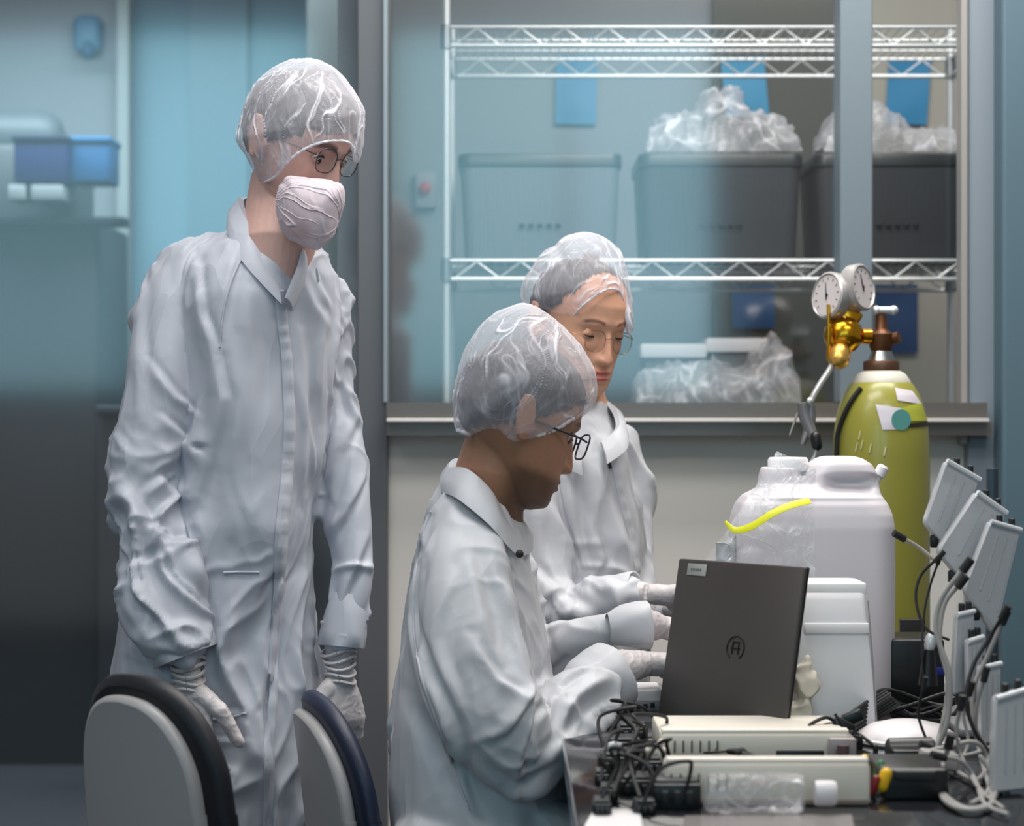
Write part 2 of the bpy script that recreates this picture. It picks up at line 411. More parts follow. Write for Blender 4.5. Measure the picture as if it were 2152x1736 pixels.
# ------------------------------------------------------------------ setting
RW = [lin(c) for c in ((120, 122, 118),)]
m_floor = mat('dark_grey_vinyl_floor', (64, 64, 70), rough=.65, var=.12, vscale=3)
m_lower = mat('painted_panel_white', (226, 222, 216), rough=.5)
m_frame = mat('blue_grey_aluminium', (118, 130, 138), rough=.42, metal=.25, bump=.03)
m_frame2 = mat('aluminium_dark', (104, 106, 110), rough=.4, metal=.3)
m_sill = mat('satin_steel_sill', (122, 116, 112), rough=.3, metal=.55, var=.08, stretch=(1, 20, 20))
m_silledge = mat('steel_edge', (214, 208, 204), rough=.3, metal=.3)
m_glass = pane_mat('window_glass', .085, rough=.08)

struct('floor', MB().box((0, 4.5, -.05), (12, 16, .1)), m_floor, label='dark grey vinyl floor of the clean room')
YP = 4.7
def wbox(x0, x1, y0, y1, D, d, bev=0.0):     # a box by its outline at distance D with depth d behind it
    a = P(x0, y0, D); b = P(x1, y1, D)
    return ((a.x+b.x)/2, D+d/2, (a.z+b.z)/2), (abs(b.x-a.x), d, abs(a.z-b.z)), bev
def BX(mb, x0, x1, y0, y1, D, d, bev=0.0):
    c, s, _ = wbox(x0, x1, y0, y1, D, d); mb.box(c, s, None, bev); return mb
FLOORPY = CY+H*F/YP
# lower wall panel between post and column
struct('wall_back', BX(MB(), 812, 2300, 914, FLOORPY, YP, .08), m_lower, label='white lower wall panel under the steel window sill')
struct('trim_1', BX(MB(), 750, 815, -700, FLOORPY, YP-.03, .10, .004), m_frame2, label='grey metal post between the two glazed openings')
struct('trim_2', BX(MB(), 806, 814, -700, 845, YP-.045, .02), mat('post_light_edge', (150, 160, 166), rough=.35, metal=.3), label='light edge strip on the grey metal post')
struct('trim_3', BX(MB(), 1765, 1834, -700, 846, YP-.03, .09, .003), m_frame, label='blue grey window mullion beside the gas cylinder')
struct('trim_4', BX(MB(), 2020, 2034, -700, 934, YP-.05, .05, .002), mat('pale_trim', (150, 146, 144), rough=.4), label='thin pale frame strip at the right of the window')
struct('trim_5', BX(MB(), 2034, 2110, -700, 2100, YP-.04, .12, .006), mat('column_paint', (128, 138, 148), rough=.5), label='blue grey column right of the window')
struct('trim_6', BX(MB(), 2106, 2230, -700, 2100, YP-.12, .2, .008), mat('column_paint_teal', (84, 108, 120), rough=.5), label='teal grey door frame at the right edge')
s_ = MB(); BX(s_, 812, 2075, 846, 882, YP-.10, .22); struct('trim_7', s_, m_sill, label='brushed steel window sill behind the workers')
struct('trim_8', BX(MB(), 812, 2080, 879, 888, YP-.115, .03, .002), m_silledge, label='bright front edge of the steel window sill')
struct('trim_9', BX(MB(), 812, 2085, 888, 915, YP-.09, .1), m_sill, label='dark steel band under the sill edge')
struct('window_1', BX(MB(), 815, 1765, -700, 848, YP+.03, .008), m_glass, label='large clear glass pane in front of the wire rack')
struct('window_2', BX(MB(), 1834, 2022, -700, 848, YP+.03, .008), pane_mat('window_glass_right', .03), label='narrow glass pane right of the mullion')
struct('window_3', BX(MB(), -700, 750, -700, FLOORPY-30, YP+.03, .008), m_glass, label='tall glass pane behind the standing worker')

# store room behind the window
YB = 6.0
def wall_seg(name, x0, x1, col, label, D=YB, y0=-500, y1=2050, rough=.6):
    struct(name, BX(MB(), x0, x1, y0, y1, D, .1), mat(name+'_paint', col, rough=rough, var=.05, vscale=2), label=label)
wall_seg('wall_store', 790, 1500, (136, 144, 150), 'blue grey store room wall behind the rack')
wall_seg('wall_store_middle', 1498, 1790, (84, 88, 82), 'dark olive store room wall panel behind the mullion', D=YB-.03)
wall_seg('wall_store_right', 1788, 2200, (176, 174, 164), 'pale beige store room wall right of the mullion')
struct('wall_side', MB().box((P(775, 0, 5.4).x, 5.4, 1.6), (.05, 1.3, 3.2)), mat('side_wall_paint', (120, 132, 140), rough=.6), label='side wall of the store room')
# red wall switch
r_ = root('wall_switch', P(893, 430, 5.95), 'small red emergency switch on the store room wall left of the rack', 'switch')
link('switch_plate', BX(MB(), 872, 916, 362, 436, 5.97, .03, .004), mat('switch_plate', (150, 150, 158), rough=.5), r_)
link('red_button', MB().lathe([(.001, 0), (.014, 0), (.017, .006), (.016, .014), (.009, .02), (.001, .021)], P(893, 396, 5.97), (0, -1, 0), 24), mat('switch_red', (190, 40, 45), rough=.4), r_)

# corridor behind the left pane
YC = 8.6
wall_seg('wall_corridor', -900, 250, (150, 158, 164), 'pale grey corridor wall at the left', D=YC, y1=1540)
wall_seg('wall_corridor_middle', 268, 660, (96, 128, 142), 'blue corridor wall panel behind the standing worker', D=YC, y1=1540)
struct('wall_pillar', BX(MB(), 645, 800, -700, 1560, 7.4, .5), mat('pillar_paint', (92, 96, 94), rough=.6), label='dark grey pillar behind the metal post')
struct('trim_10', BX(MB(), 246, 270, -700, 1540, YC-.1, .12), mat('door_frame_pale', (168, 178, 176), rough=.5), label='pale upright frame strip on the corridor wall')
struct('door_1', BX(MB(), 396, 520, -300, 1530, YC-.04, .06), mat('door_teal', (84, 112, 126), rough=.5), label='blue grey corridor door behind the standing worker')

# daylight panes added unseen behind the camera, to mirror as the blue veil and tint the room
for i, (x0, x1, col, st) in enumerate(((-3.3, -2.2, (.42, .80, .95), 1.4), (-2.1, -1.12, (.40, .82, .97), 2.3), (-.66, .30, (.38, .80, .95), 2.0), (.34, 1.12, (.40, .80, .98), 2.2))):
    o = struct('window_%d' % (4+i), MB().box(((x0+x1)/2, -3.0, 2.35), (x1-x0, .02, 2.0)), mat('blue_glow_%d' % i, (200, 220, 230), emit=col, estr=st), label='tall daylight pane added behind the camera for the blue veil, number %s of the wall facing the workers' % ('one two three four'.split()[i]))
struct('trim_11', MB().box((-1.1, -3.03, 1.3), (4.6, .06, .08)).box((-1.1, -3.03, 3.4), (4.6, .06, .08)), m_frame2, label='added frame rails of the unseen daylight window')

# ------------------------------------------------------------------ wire rack and what stands on it
def make_rack():
    D0, D1 = 5.05, 5.5
    r = root('wire_rack', P(1480, 2000, D0) * 1.0, 'tall chrome wire shelving rack behind the window glass', 'rack')
    r.location.z = 0
    bpy.context.view_layer.update()
    xl, xr = P(938, 0, D0).x, P(2080, 0, D0).x
    for x, y in ((xl, D0), (xl, D1), (xr, D0), (xr, D1)):
        mb = MB(); mb.tube([(x, y, 0.02), (x, y, 2.17)], .0085, 14)
        for k in range(40): mb.tube([(x, y, .1+k*.05), (x, y, .103+k*.05)], .0093, 12)
        link('post', mb, M['chrome'], r)
    z = lambda py: H-(py-CY)/F*D0
    for zt in (z(58), z(548), z(868), .35):
        mb = MB()
        for y in (D0-.005, D1+.005):
            mb.tube([(xl, y, zt), (xr, y, zt)], .0042, 8); mb.tube([(xl, y, zt-.042), (xr, y, zt-.042)], .0052, 8)
            n = 24; pts = []
            for k in range(n+1):
                x = xl+.02+(xr-xl-.04)*k/n; pts.append((x, y, zt-.003 if k % 2 else zt-.04))
            mb.tube(pts, .003, 6)
        for x in (xl, xr):
            mb.tube([(x, D0, zt), (x, D1, zt)], .004, 8); mb.tube([(x, D0, zt-.042), (x, D1, zt-.042)], .005, 8)
        for k in range(1, 56):
            x = xl+(xr-xl)*k/56; mb.tube([(x, D0, zt+.002), (x, D1, zt+.002)], .0016, 5)
        for y in (D0+.15, D0+.3): mb.tube([(xl, y, zt-.004), (xr, y, zt-.004)], .003, 6)
        link('wire_shelf', mb, M['chrome'], r)
        for x, y in ((xl, D0), (xl, D1), (xr, D0), (xr, D1)):
            link('collar', MB().tube([(x, y, zt-.047), (x, y, zt+.006)], [.015, .0125], 14), mat('collar_chrome', (150, 155, 160), rough=.3, metal=.8), r)
    return r
make_rack()

m_bin = mat('dark_grey_tub', (66, 68, 72), rough=.4, bump=.35, bscale=30, stretch=(9, 9, .3))
m_bin_haze = mat('tub_reflection_haze', (112, 120, 128), rough=.42, bump=.3, bscale=30, stretch=(9, 9, .3))  # dark tub with the glass reflection's paleness put into its colour
m_ink = mat('dark_marking', (24, 24, 28), rough=.6)
def bin_(x0, x1, label, m, gap):
    D = 5.12; yb = 549; yt = 322
    a = P(x0, yb, D); b = P(x1, yt, D); zb = H-(548-CY)/F*5.05+.006; zt = b.z
    cx = (a.x+b.x)/2; W = b.x-a.x; dp = .34; cy = D+dp/2
    r = root('storage_tub', (cx, cy, zb), label, 'tub', 'tubs on the wire rack')
    def ring(z, wx, wy, br=.03):
        out = []
        for (sx, sy, a0) in ((1, 1, 0), (-1, 1, 90), (-1, -1, 180), (1, -1, 270)):
            for k in range(6):
                t = math.radians(a0+k*18); out.append((cx+sx*(wx/2-br)+math.cos(t)*br, cy+sy*(wy/2-br)+math.sin(t)*br, z))
        return out
    h = zt-zb
    link('tub_body', MB().rings([ring(zb, W*.9, dp*.9), ring(zb+.01, W*.92, dp*.92), ring(zb+h*.93, W*.975, dp*.975), ring(zb+h*.93, W*.93, dp*.93), ring(zb+.02, W*.88, dp*.88)]), m, r)
    link('rim', MB().rings([ring(zt-.03, W*.985, dp*.985), ring(zt-.028, W, dp), ring(zt-.004, W, dp), ring(zt, W*.985, dp*.985), ring(zt, W*.94, dp*.94), ring(zt-.03, W*.93, dp*.93), ring(zt-.03, W*.985, dp*.985)], caps=False), mat('tub_rim', (44, 50, 52), rough=.35), r)
    mk = MB(); n = 5
    for k in range(n):
        mk.box((cx+(k-2)*.021, cy-dp*.478-.004, zb+h*.33), (.013, .008, .008), None, .002)
    link('marking', mk, m_ink, r)
    return cx, cy, zt, W, dp
b1 = bin_(962, 1308, 'dark tub at the left end of the rack, paled by a painted-in reflection, above the workers', m_bin_haze, 0)
b2 = bin_(1342, 1690, 'dark grey tub in the middle of the rack with a bag heap on top', m_bin, 0)
b3 = bin_(1712, 2062, 'dark grey tub behind the mullion with clear bags above its rim', m_bin, 0)

m_film = veil_mat('clear_film', (225, 226, 232), lo=.30, hi=.9, scale=9, stretch=(1, 1, 1), rough=.25, spec=.7)
def heap(name, px, D, prof, dpt, label, cat, seed, m, amp=.018, group=None, z0=None):
    """a crumpled heap of film whose skyline is given by prof = [(px, py)]"""
    base = max(p[1] for p in prof); xs = [p[0] for p in prof]; ys = [p[1] for p in prof]
    mb = MB(); nu, nv = 60, 30
    zb = z0 if z0 is not None else P(0, base, D).z
    def fn(u, v):
        pxx = xs[0]+(xs[-1]-xs[0])*u; top = P(pxx, np.interp(pxx, xs, ys), D+dpt/2)
        a = math.pi*v
        hgt = max(top.z-zb, .002)
        return Vector((top.x, D+dpt/2-math.cos(a)*dpt/2, zb+hgt*(math.sin(a)**.8)))
    mb.grid(fn, nu, nv); me = mb.mesh(name); co = get_co(me); no = get_no(me)
    n = np.clip(1-np.abs(vnoise(co*16+seed))*2, 0, 1)**1.5+.6*np.clip(1-np.abs(vnoise(co*37+seed))*2, 0, 1)-.5
    hgt = np.clip((co[:, 2]-zb)/.04, 0, 1); co = co+no*(n*amp*hgt)[:, None]; co[:, 2] = np.maximum(co[:, 2], zb); set_co(me, co)
    o = link(name, me, m, None, True, 180, fixn=False); tag(o, label, cat, group); return o
heap('plastic_bag', 0, 5.16, [(1352, 318), (1372, 280), (1395, 245), (1450, 245), (1470, 235), (1478, 205), (1500, 190), (1512, 200), (1530, 185), (1552, 205), (1568, 238), (1620, 246), (1655, 275), (1672, 318)], .26,
     'crumpled clear plastic bag heaped on the middle dark tub', 'bag', 3, m_film, group='clear bags on the tubs')
heap('plastic_bag', 0, 5.16, [(1716, 318), (1728, 285), (1745, 255), (1775, 240), (1820, 205), (1850, 215), (1880, 258), (1925, 282), (1985, 275), (2030, 285), (2055, 318)], .26,
     'crumpled clear plastic bag behind the mullion on the right dark tub', 'bag', 17, m_film, group='clear bags on the tubs')
heap('plastic_bag', 0, 5.10, [(1330, 846), (1336, 800), (1350, 775), (1420, 768), (1500, 762), (1560, 768), (1625, 700), (1650, 740), (1664, 800), (1668, 846)], .3,
     'crumpled clear plastic bag lying around the white trays on the low rack shelf', 'bag', 29, m_film, .02, z0=H-(866-CY)/F*5.05+.012)
# white trays on the lower shelf
for i, (x0, x1, y0, lab) in enumerate(((1346, 1486, 722, 'white flat tray at the left on the low rack shelf'), (1484, 1616, 710, 'white flat tray at the right on the low rack shelf'))):
    mb = MB(); BX(mb, x0, x1, y0, y0+30, 5.22, .22, .006)
    o = root('tray', P((x0+x1)/2, y0+32, 5.3), lab, 'tray', 'white trays on the low shelf'); link('tray_top', mb, M['white'], o)
    link('tray_box', BX(MB(), x0+8, x1-8, y0+30, 860, 5.24, .18, .004), mat('smoky_tray_box_%d' % i, (92, 98, 98), rough=.3), o)

# blue notices on the wall
def notice(x0, x1, y0, y1, D, col, label, tilt=0, skew=0):
    c = P((x0+x1)/2, (y0+y1)/2, D); w_ = (x1-x0)/F*D; h_ = (y1-y0)/F*D
    R = Matrix.Rotation(tilt, 3, 'Y'); mb = MB()
    def fn(u, v):
        return c+R@Vector(((u-.5)*w_+skew*(v-.5), -.004*math.sin(u*math.pi)*math.sin(v*6)-.004, (v-.5)*h_))
    mb.grid(fn, 10, 12); mb.grid(lambda u, v: fn(1-u, v)+Vector((0, .002, 0)), 10, 12)
    o = link('notice', mb, mat('notice_paper', col, rough=.6, var=.06, vscale=20), None, True, 180, fixn=False)
    return tag(o, label, 'notice', 'blue notices on the store room wall')
notice(1168, 1254, 118, 262, YB-.01, (72, 140, 182), 'light blue notice on the wall left of the bag heap', .02)
notice(1520, 1611, 120, 246, YB-.04, (64, 158, 205), 'blue notice half hidden behind the plastic bag heap', -.03, -.01)
notice(1864, 1952, 122, 262, YB-.01, (48, 140, 190), 'bright blue notice right of the mullion under the top shelf', .02, .008)
notice(1538, 1628, 598, 690, YB-.04, (24, 92, 152), 'dark blue notice on the wall below the tub shelf, left of the gauges', 0)
notice(1838, 1928, 598, 742, YB-.01, (16, 66, 118), 'dark blue notice on the wall behind the cylinder valve', 0)

# corridor furniture at the far left
c_ = root('equipment_cabinet', P(80, 1430, 7.9), 'dark blurred equipment cabinet in the corridor at the far left', 'cabinet')
m_dk = mat('dark_cabinet_paint', (52, 54, 58), rough=.5, var=.15, vscale=3); m_dk2 = mat('dark_cabinet_top', (84, 88, 92), rough=.5)
link('cabinet_body', BX(MB(), -260, 208, 462, 1650, 7.7, .6, .02), m_dk, c_)
mb = MB(); BX(mb, -260, 150, 300, 470, 7.8, .45, .03); link('cabinet_hood', mb, mat('cabinet_hood', (78, 82, 84), rough=.5), c_)
link('hood_top', MB().capsule([P(-200, 285, 8.0), P(85, 285, 8.0)], .09, 20), mat('hood_top', (84, 92, 96), rough=.5), c_)
link('shelf_edge', BX(MB(), -260, 262, 456, 474, 7.62, .1, .004), M['black'], c_)
o = root('blue_crate', P(85, 385, 7.7), 'dark navy blue crate on the corridor cabinet at the far left', 'crate'); link('crate_body', BX(MB(), 28, 140, 288, 384, 7.5, .22, .012), mat('navy_plastic', (24, 34, 92), rough=.5), o)
link('crate_rim', BX(MB(), 24, 144, 284, 296, 7.49, .24, .006), mat('navy_rim', (20, 24, 60), rough=.5), o)
o = root('blue_box', P(185, 385, 7.7), 'mid blue box beside the navy crate in the corridor', 'box'); link('box_body', BX(MB(), 146, 230, 290, 382, 7.56, .2, .012), mat('mid_blue_plastic', (34, 92, 140), rough=.5), o)
link('box_lid', BX(MB(), 144, 232, 286, 298, 7.55, .22, .006), mat('mid_blue_lid', (40, 104, 150), rough=.5), o)
for x0, x1, lab in ((16, 54, 'small white carton under the navy crate, left one'), (64, 132, 'wider white carton under the navy crate')):
    o = link('carton', BX(MB(), x0, x1, 388, 420, 7.5, .16, .006), mat('carton_white', (150, 156, 156), rough=.6), None); tag(o, lab, 'carton', 'white cartons in the corridor')
o = root('corridor_bench', P(300, 1500, 7.4), 'low dark bench behind the standing worker', 'bench')
link('bench_body', BX(MB(), 205, 640, 868, 1640, 7.15, .2, .01), mat('bench_front', (70, 72, 78), rough=.5, var=.1, vscale=2), o)
link('bench_top', BX(MB(), 200, 640, 852, 872, 7.1, .25, .01), mat('bench_top', (78, 84, 92), rough=.35), o)
o = root('wall_phone', P(735, 470, 7.35), 'small grey wall phone with dark rim beside the worker face', 'phone')
link('phone_body', BX(MB(), 704, 749, 408, 472, 7.3, .08, .006), mat('phone_grey', (150, 152, 152), rough=.5), o)
link('phone_cradle', BX(MB(), 700, 752, 466, 486, 7.29, .1, .006), mat('phone_dark', (50, 62, 68), rough=.5), o)
o = root('wall_dispenser', P(185, 120, 8.5), 'small blue dispenser high on the corridor wall at the left', 'dispenser')
link('dispenser_body', BX(MB(), 150, 210, 30, 108, 8.5, .1, .03), mat('dispenser_blue', (84, 128, 156), rough=.5), o)
link('spout', MB().ball(P(186, 106, 8.45), (.025, .03, .035)), mat('dispenser_spout', (40, 84, 116), rough=.5), o)

# ------------------------------------------------------------------ people: shared builders
def head_frame(px, py, D, yaw, pitch, roll=0):
    t = math.radians(yaw); p = math.radians(pitch)
    Fh = Vector((math.sin(t), -math.cos(t), 0)); Z = Vector((0, 0, 1))
    Fw = Fh*math.cos(p)-Z*math.sin(p); U = Z*math.cos(p)+Fh*math.sin(p); L = U.cross(Fw)
    if roll:
        R = Matrix.Rotation(math.radians(roll), 3, Fw); L = R@L; U = R@U
    c = P(px, py, D)
    return Matrix(((Fw.x, L.x, U.x, c.x), (Fw.y, L.y, U.y, c.y), (Fw.z, L.z, U.z, c.z), (0, 0, 0, 1)))

HZ = [-.122, -.118, -.108, -.095, -.075, -.05, -.025, 0, .025, .05, .075, .095, .108, .116, .119]
HF = [.040, .062, .078, .083, .084, .084, .085, .086, .089, .087, .078, .062, .043, .022, .004]
HB = [.012, .004, -.012, -.002, .022, .052, .080, .094, .099, .097, .086, .068, .047, .024, .004]
HWD = [.006, .020, .036, .047, .056, .064, .070, .0735, .0755, .0745, .067, .053, .037, .019, .003]
def head_into(mb, Mx, nose=1.0, lips=1.0, jaw=1.0, female=False):
    nr, nc = 150, 180; rings = []
    g = lambda y, z, y0, z0, sy, sz: math.exp(-((y-y0)/sy)**2-((z-z0)/sz)**2)
    for i in range(nr):
        z = -.122+(.241)*(.5-.5*math.cos(math.pi*(i+.5)/nr))
        f_ = np.interp(z, HZ, HF); b_ = np.interp(z, HZ, HB); w_ = np.interp(z, HZ, HWD)*(jaw if z < -.03 else 1)
        cx_ = (f_-b_)/2; hl = (f_+b_)/2; ring = []
        for j in range(nc):
            a = 2*math.pi*j/nc; ca, sa = math.cos(a), math.sin(a); e = 2/2.25
            x = cx_+hl*math.copysign(abs(ca)**e, ca); y = w_*math.copysign(abs(sa)**e, sa)
            if ca > 0:
                # the face curves back towards the temples
                d = 0; ay = abs(y)
                d -= .011*g(ay, z, .033, 0, .017, .011)
                d += .006*g(ay, z, .033, -.001, .0135, .0075)
                d += .004*g(ay, z, .026, .018, .022, .007)
                d -= .003*g(y, z, 0, .008, .008, .008)
                t = (0.014-z)/.060
                if -0.15 < t < 1.12:
                    hgt = np.interp(t, (-.15, 0, .35, .8, 1.0, 1.06, 1.12), (0, .003, .010, .0225, .024, .015, .004))*nose
                    wid = np.interp(t, (0, .5, 1.12), (.0065, .0075, .0115))
                    d += hgt*math.exp(-(y/wid)**2)
                d += .0095*g(ay, z, .0135, -.042, .0062, .0068)*nose
                d -= .004*g(ay, z, .007, -.050, .004, .003)
                d += .006*g(y, z, 0, -.071, .028, .020)
                d += .0045*lips*g(y, z, 0, -.0650, .019, .0038)+.0052*lips*g(y, z, 0, -.0765, .016, .0046)
                d -= .005*g(y, z, 0, -.0705, .022, .0017)
                d -= .002*g(y, z, 0, -.058, .003, .006)
                d -= .003*g(y, z, 0, -.086, .02, .005)
                d += .006*g(y, z, 0, -.104, .018, .010)
                d += .003*g(ay, z, .048, -.028, .016, .018)
                x += d*min(1, ca*2.2)
            ring.append(Mx@Vector((x, y, z)))
        rings.append(ring)
    mb.rings(rings)
    for s in (-1, 1):      # ears
        c = Vector((-.012, s*.0735, -.012)); rings = []
        for k in range(9):
            t = k/8; zz = -.034+t*.066; rr = math.sin(math.pi*(.08+.86*t))**.6
            rings.append([Mx@(Vector((-.012-.010*t+.017*rr*math.cos(a)*(.75+.3*t), s*(.0735+.010+.004*t)+s*.0055*math.sin(a), zz))) for a in [2*math.pi*q/14 for q in range(14)]])
        mb.rings(rings)
        mb.ball(Mx@Vector((-.008, s*.074, -.012)), .014, 12)

def face_attrs(me, Mx, lipc=1.0, stub=0.0, browh=.0195, browt=.0034, flush=.25):
    Mi = np.array(Mx.inverted()); co = get_co(me); q = co@Mi[:3, :3].T+Mi[:3, 3]
    x, y, z = q.T; ay = np.abs(y); fr = sstep(.045, .06, x)
    lip = np.maximum(np.exp(-((z+.0655)/.0040)**2-(y/.0205)**4), np.exp(-((z+.0762)/.0048)**2-(y/.018)**4))*fr
    bl = browh+.004*np.sin(np.clip((ay-.012)/.04, 0, 1)*math.pi)-.10*np.clip(ay-.04, 0, 1)
    brow = np.exp(-((z-bl)/browt)**4)*sstep(.011, .017, ay)*(1-sstep(.044, .054, ay))*fr
    st = sstep(-.045, -.065, z)*0 + (1-sstep(-.075, -.055, z))*sstep(-.02, .02, x)
    floats(me, 'lip', np.clip(lip*lipc, 0, 1)); floats(me, 'brow', np.clip(brow*.8, 0, 1)); floats(me, 'stubble', np.clip(st*stub, 0, 1))
    fl = np.exp(-((ay-.045)/.02)**2-((z+.03)/.02)**2)*fr*.5+np.exp(-(y/.012)**2-((z+.035)/.018)**2)*fr*.6
    floats(me, 'flush', fl*flush)

def make_body(parent, Mx, neck, m, extra=None, voxel=.0021, **kw):
    mb = MB(); fa = {k: kw.pop(k) for k in ('lipc', 'stub', 'flush', 'browt') if k in kw}
    head_into(mb, Mx, **kw)
    pts = [Vector(q[:3]) for q in neck]; rs = [q[3] for q in neck]
    mb.capsule(pts, rs, 28)
    if extra: extra(mb)
    me = remesh(mb, voxel, 3, .5); face_attrs(me, Mx, **fa)
    return link('body', me, m, parent, True, 180, fixn=False), me

m_lash = mat('eyelash', (26, 18, 16), rough=.5)
m_eyew = mat('eyeball', (205, 200, 196), rough=.15)
m_iris = mat('iris', (40, 26, 18), rough=.1)
def eyes(parent, Mx, open_=.5, look=-.002):
    for s in (-1, 1):
        c = Vector((.0686, s*.0315, -.001))
        e = MB().ball(Vector((0, 0, 0)), (.0088, .0108, .0100), 24); e.v = [Mx@(c+Vector(v)) for v in e.v]
        eo = link('eye', e, m_eyew, parent)
        ir = MB(); ir.ball(Vector((0, 0, 0)), (.0030, .0054, .0054), 18); ir.v = [Mx@(c+Vector((.0066, 0, look*1.4))+Vector(v)) for v in ir.v]
        link('iris', ir, m_iris, eo)
        # lids: two shells closing over the ball
        for nm, lo, hi in (('eyelid', open_*.0058+look, .0135), ('lower_lid', -.0135, -.0046)):
            mb = MB()
            def fn(u, v, lo=lo, hi=hi, s=s):
                yy = (u-.5)*.031; arch = math.cos((u-.5)*math.pi)
                z0 = lo*arch if nm == 'eyelid' else hi*arch; z1 = hi*.9*max(arch, .0)+.001 if nm == 'eyelid' else lo*.8*arch-.001
                zz = z0+(z1-z0)*v; rr = .0138
                q = 1-(yy/.0158)**2-(zz/.0120)**2
                xx = .0100*math.sqrt(max(q, 1e-6)); return Mx@(c+Vector((xx, yy, zz)))
            mb.grid(fn, 18, 8); link(nm, mb, parent['skin_mat'] if False else SKIN_NOW[0], parent, True, 180, fixn=False)
        pts = [Mx@(c+Vector((.0104*math.sqrt(max(1-(yy/.0160)**2-((open_*.0058+look)/.012)**2, 1e-6)), yy, (open_*.0058+look)*math.cos(yy/.031*math.pi)-abs(yy)*.06))) for yy in [(-.5+k/12)*.030 for k in range(13)]]
        link('eyelashes', MB().tube(pts, [.0005+.0014*math.sin(math.pi*k/12) for k in range(13)], 6), m_lash, parent)
SKIN_NOW = [None]

def spectacles(parent, Mx, m_rim, r=.0225, rz=.019, thick=.0009, y0=.033, x=.099, z=-.006, square=2.6, temple=True):
    mb = MB()
    def rimpts(s):
        out = []
        for k in range(36):
            a = 2*math.pi*k/36; ca, sa = math.cos(a), math.sin(a); e = 2/square
            yy = r*math.copysign(abs(ca)**e, ca); zz = rz*math.copysign(abs(sa)**e, sa)
            out.append(Mx@Vector((x-.10*abs(yy+s*y0)*.6+.012*(1-1), s*y0+yy, z+zz)))
        return out
    for s in (-1, 1):
        p = rimpts(s); mb.tube(p+p[:2], thick, 8, caps=False)
    mb.tube([Mx@Vector((x-.001, -y0+r, z+.004)), Mx@Vector((x+.002, 0, z+.007)), Mx@Vector((x-.001, y0-r, z+.004))], thick, 8)
    if temple:
        for s in (-1, 1):
            mb.tube([Mx@Vector((x-.007, s*(y0+r), z+.006)), Mx@Vector((x-.02, s*.068, z+.007)), Mx@Vector((.0, s*.079, z+.006)), Mx@Vector((-.02, s*.080, z-.006))], thick*1.1, 8)
    g = link('glasses', mb, m_rim, parent)
    for s in (-1, 1):
        p = rimpts(s); c = sum(p, Vector())/len(p); lb = MB(); off = (Mx.to_3x3()@Vector((1, 0, 0)))*.001
        n = len(p); lb.add([c+off*1.5]+[q for q in p], [(0, k+1, (k+1) % n+1) for k in range(n)]); lb.add([c-off]+[q-off for q in p], [(0, (k+1) % n+1, k+1) for k in range(n)])
        link('lens', lb, M['lens'], g, True, 180, fixn=False)
    return g

def hairpiece(parent, Mx, cutx=1.3, z0=-.035, grow=.006, m=None, bun=None, front=.05, zf=.062):
    mb = MB(); nr, nc = 60, 80; rings = []
    for i in range(nr):
        z = -.10+(.228)*(.5-.5*math.cos(math.pi*(i+.5)/nr)); zc = min(z, .118)
        f_ = np.interp(zc, HZ, HF)+grow; b_ = np.interp(zc, HZ, HB)+grow; w_ = np.interp(zc, HZ, HWD)+grow
        cx_ = (f_-b_)/2; hl = (f_+b_)/2
        rings.append([Mx@Vector((cx_+hl*math.cos(2*math.pi*j/nc), w_*math.sin(2*math.pi*j/nc), z)) for j in range(nc)])
    mb.rings(rings)
    Mi = Mx.inverted(); keep = []
    for f in mb.f:
        c = sum((Vector(mb.v[k]) for k in f), Vector())/len(f); q = Mi@c
        if q.z > z0+cutx*q.x and not (q.x > front and q.z < zf) and not (front < .05 and q.x > .05): keep.append(f)
    mb.f = keep
    if bun: mb.ball(Mx@Vector(bun[:3]), bun[3], 20)
    me = mb.mesh('hair'); co = get_co(me); no = get_no(me); set_co(me, co+no*(vnoise(co*90)*.002)[:, None])
    return link('hair', me, m or M['hair'], parent, True, 180, fixn=False)

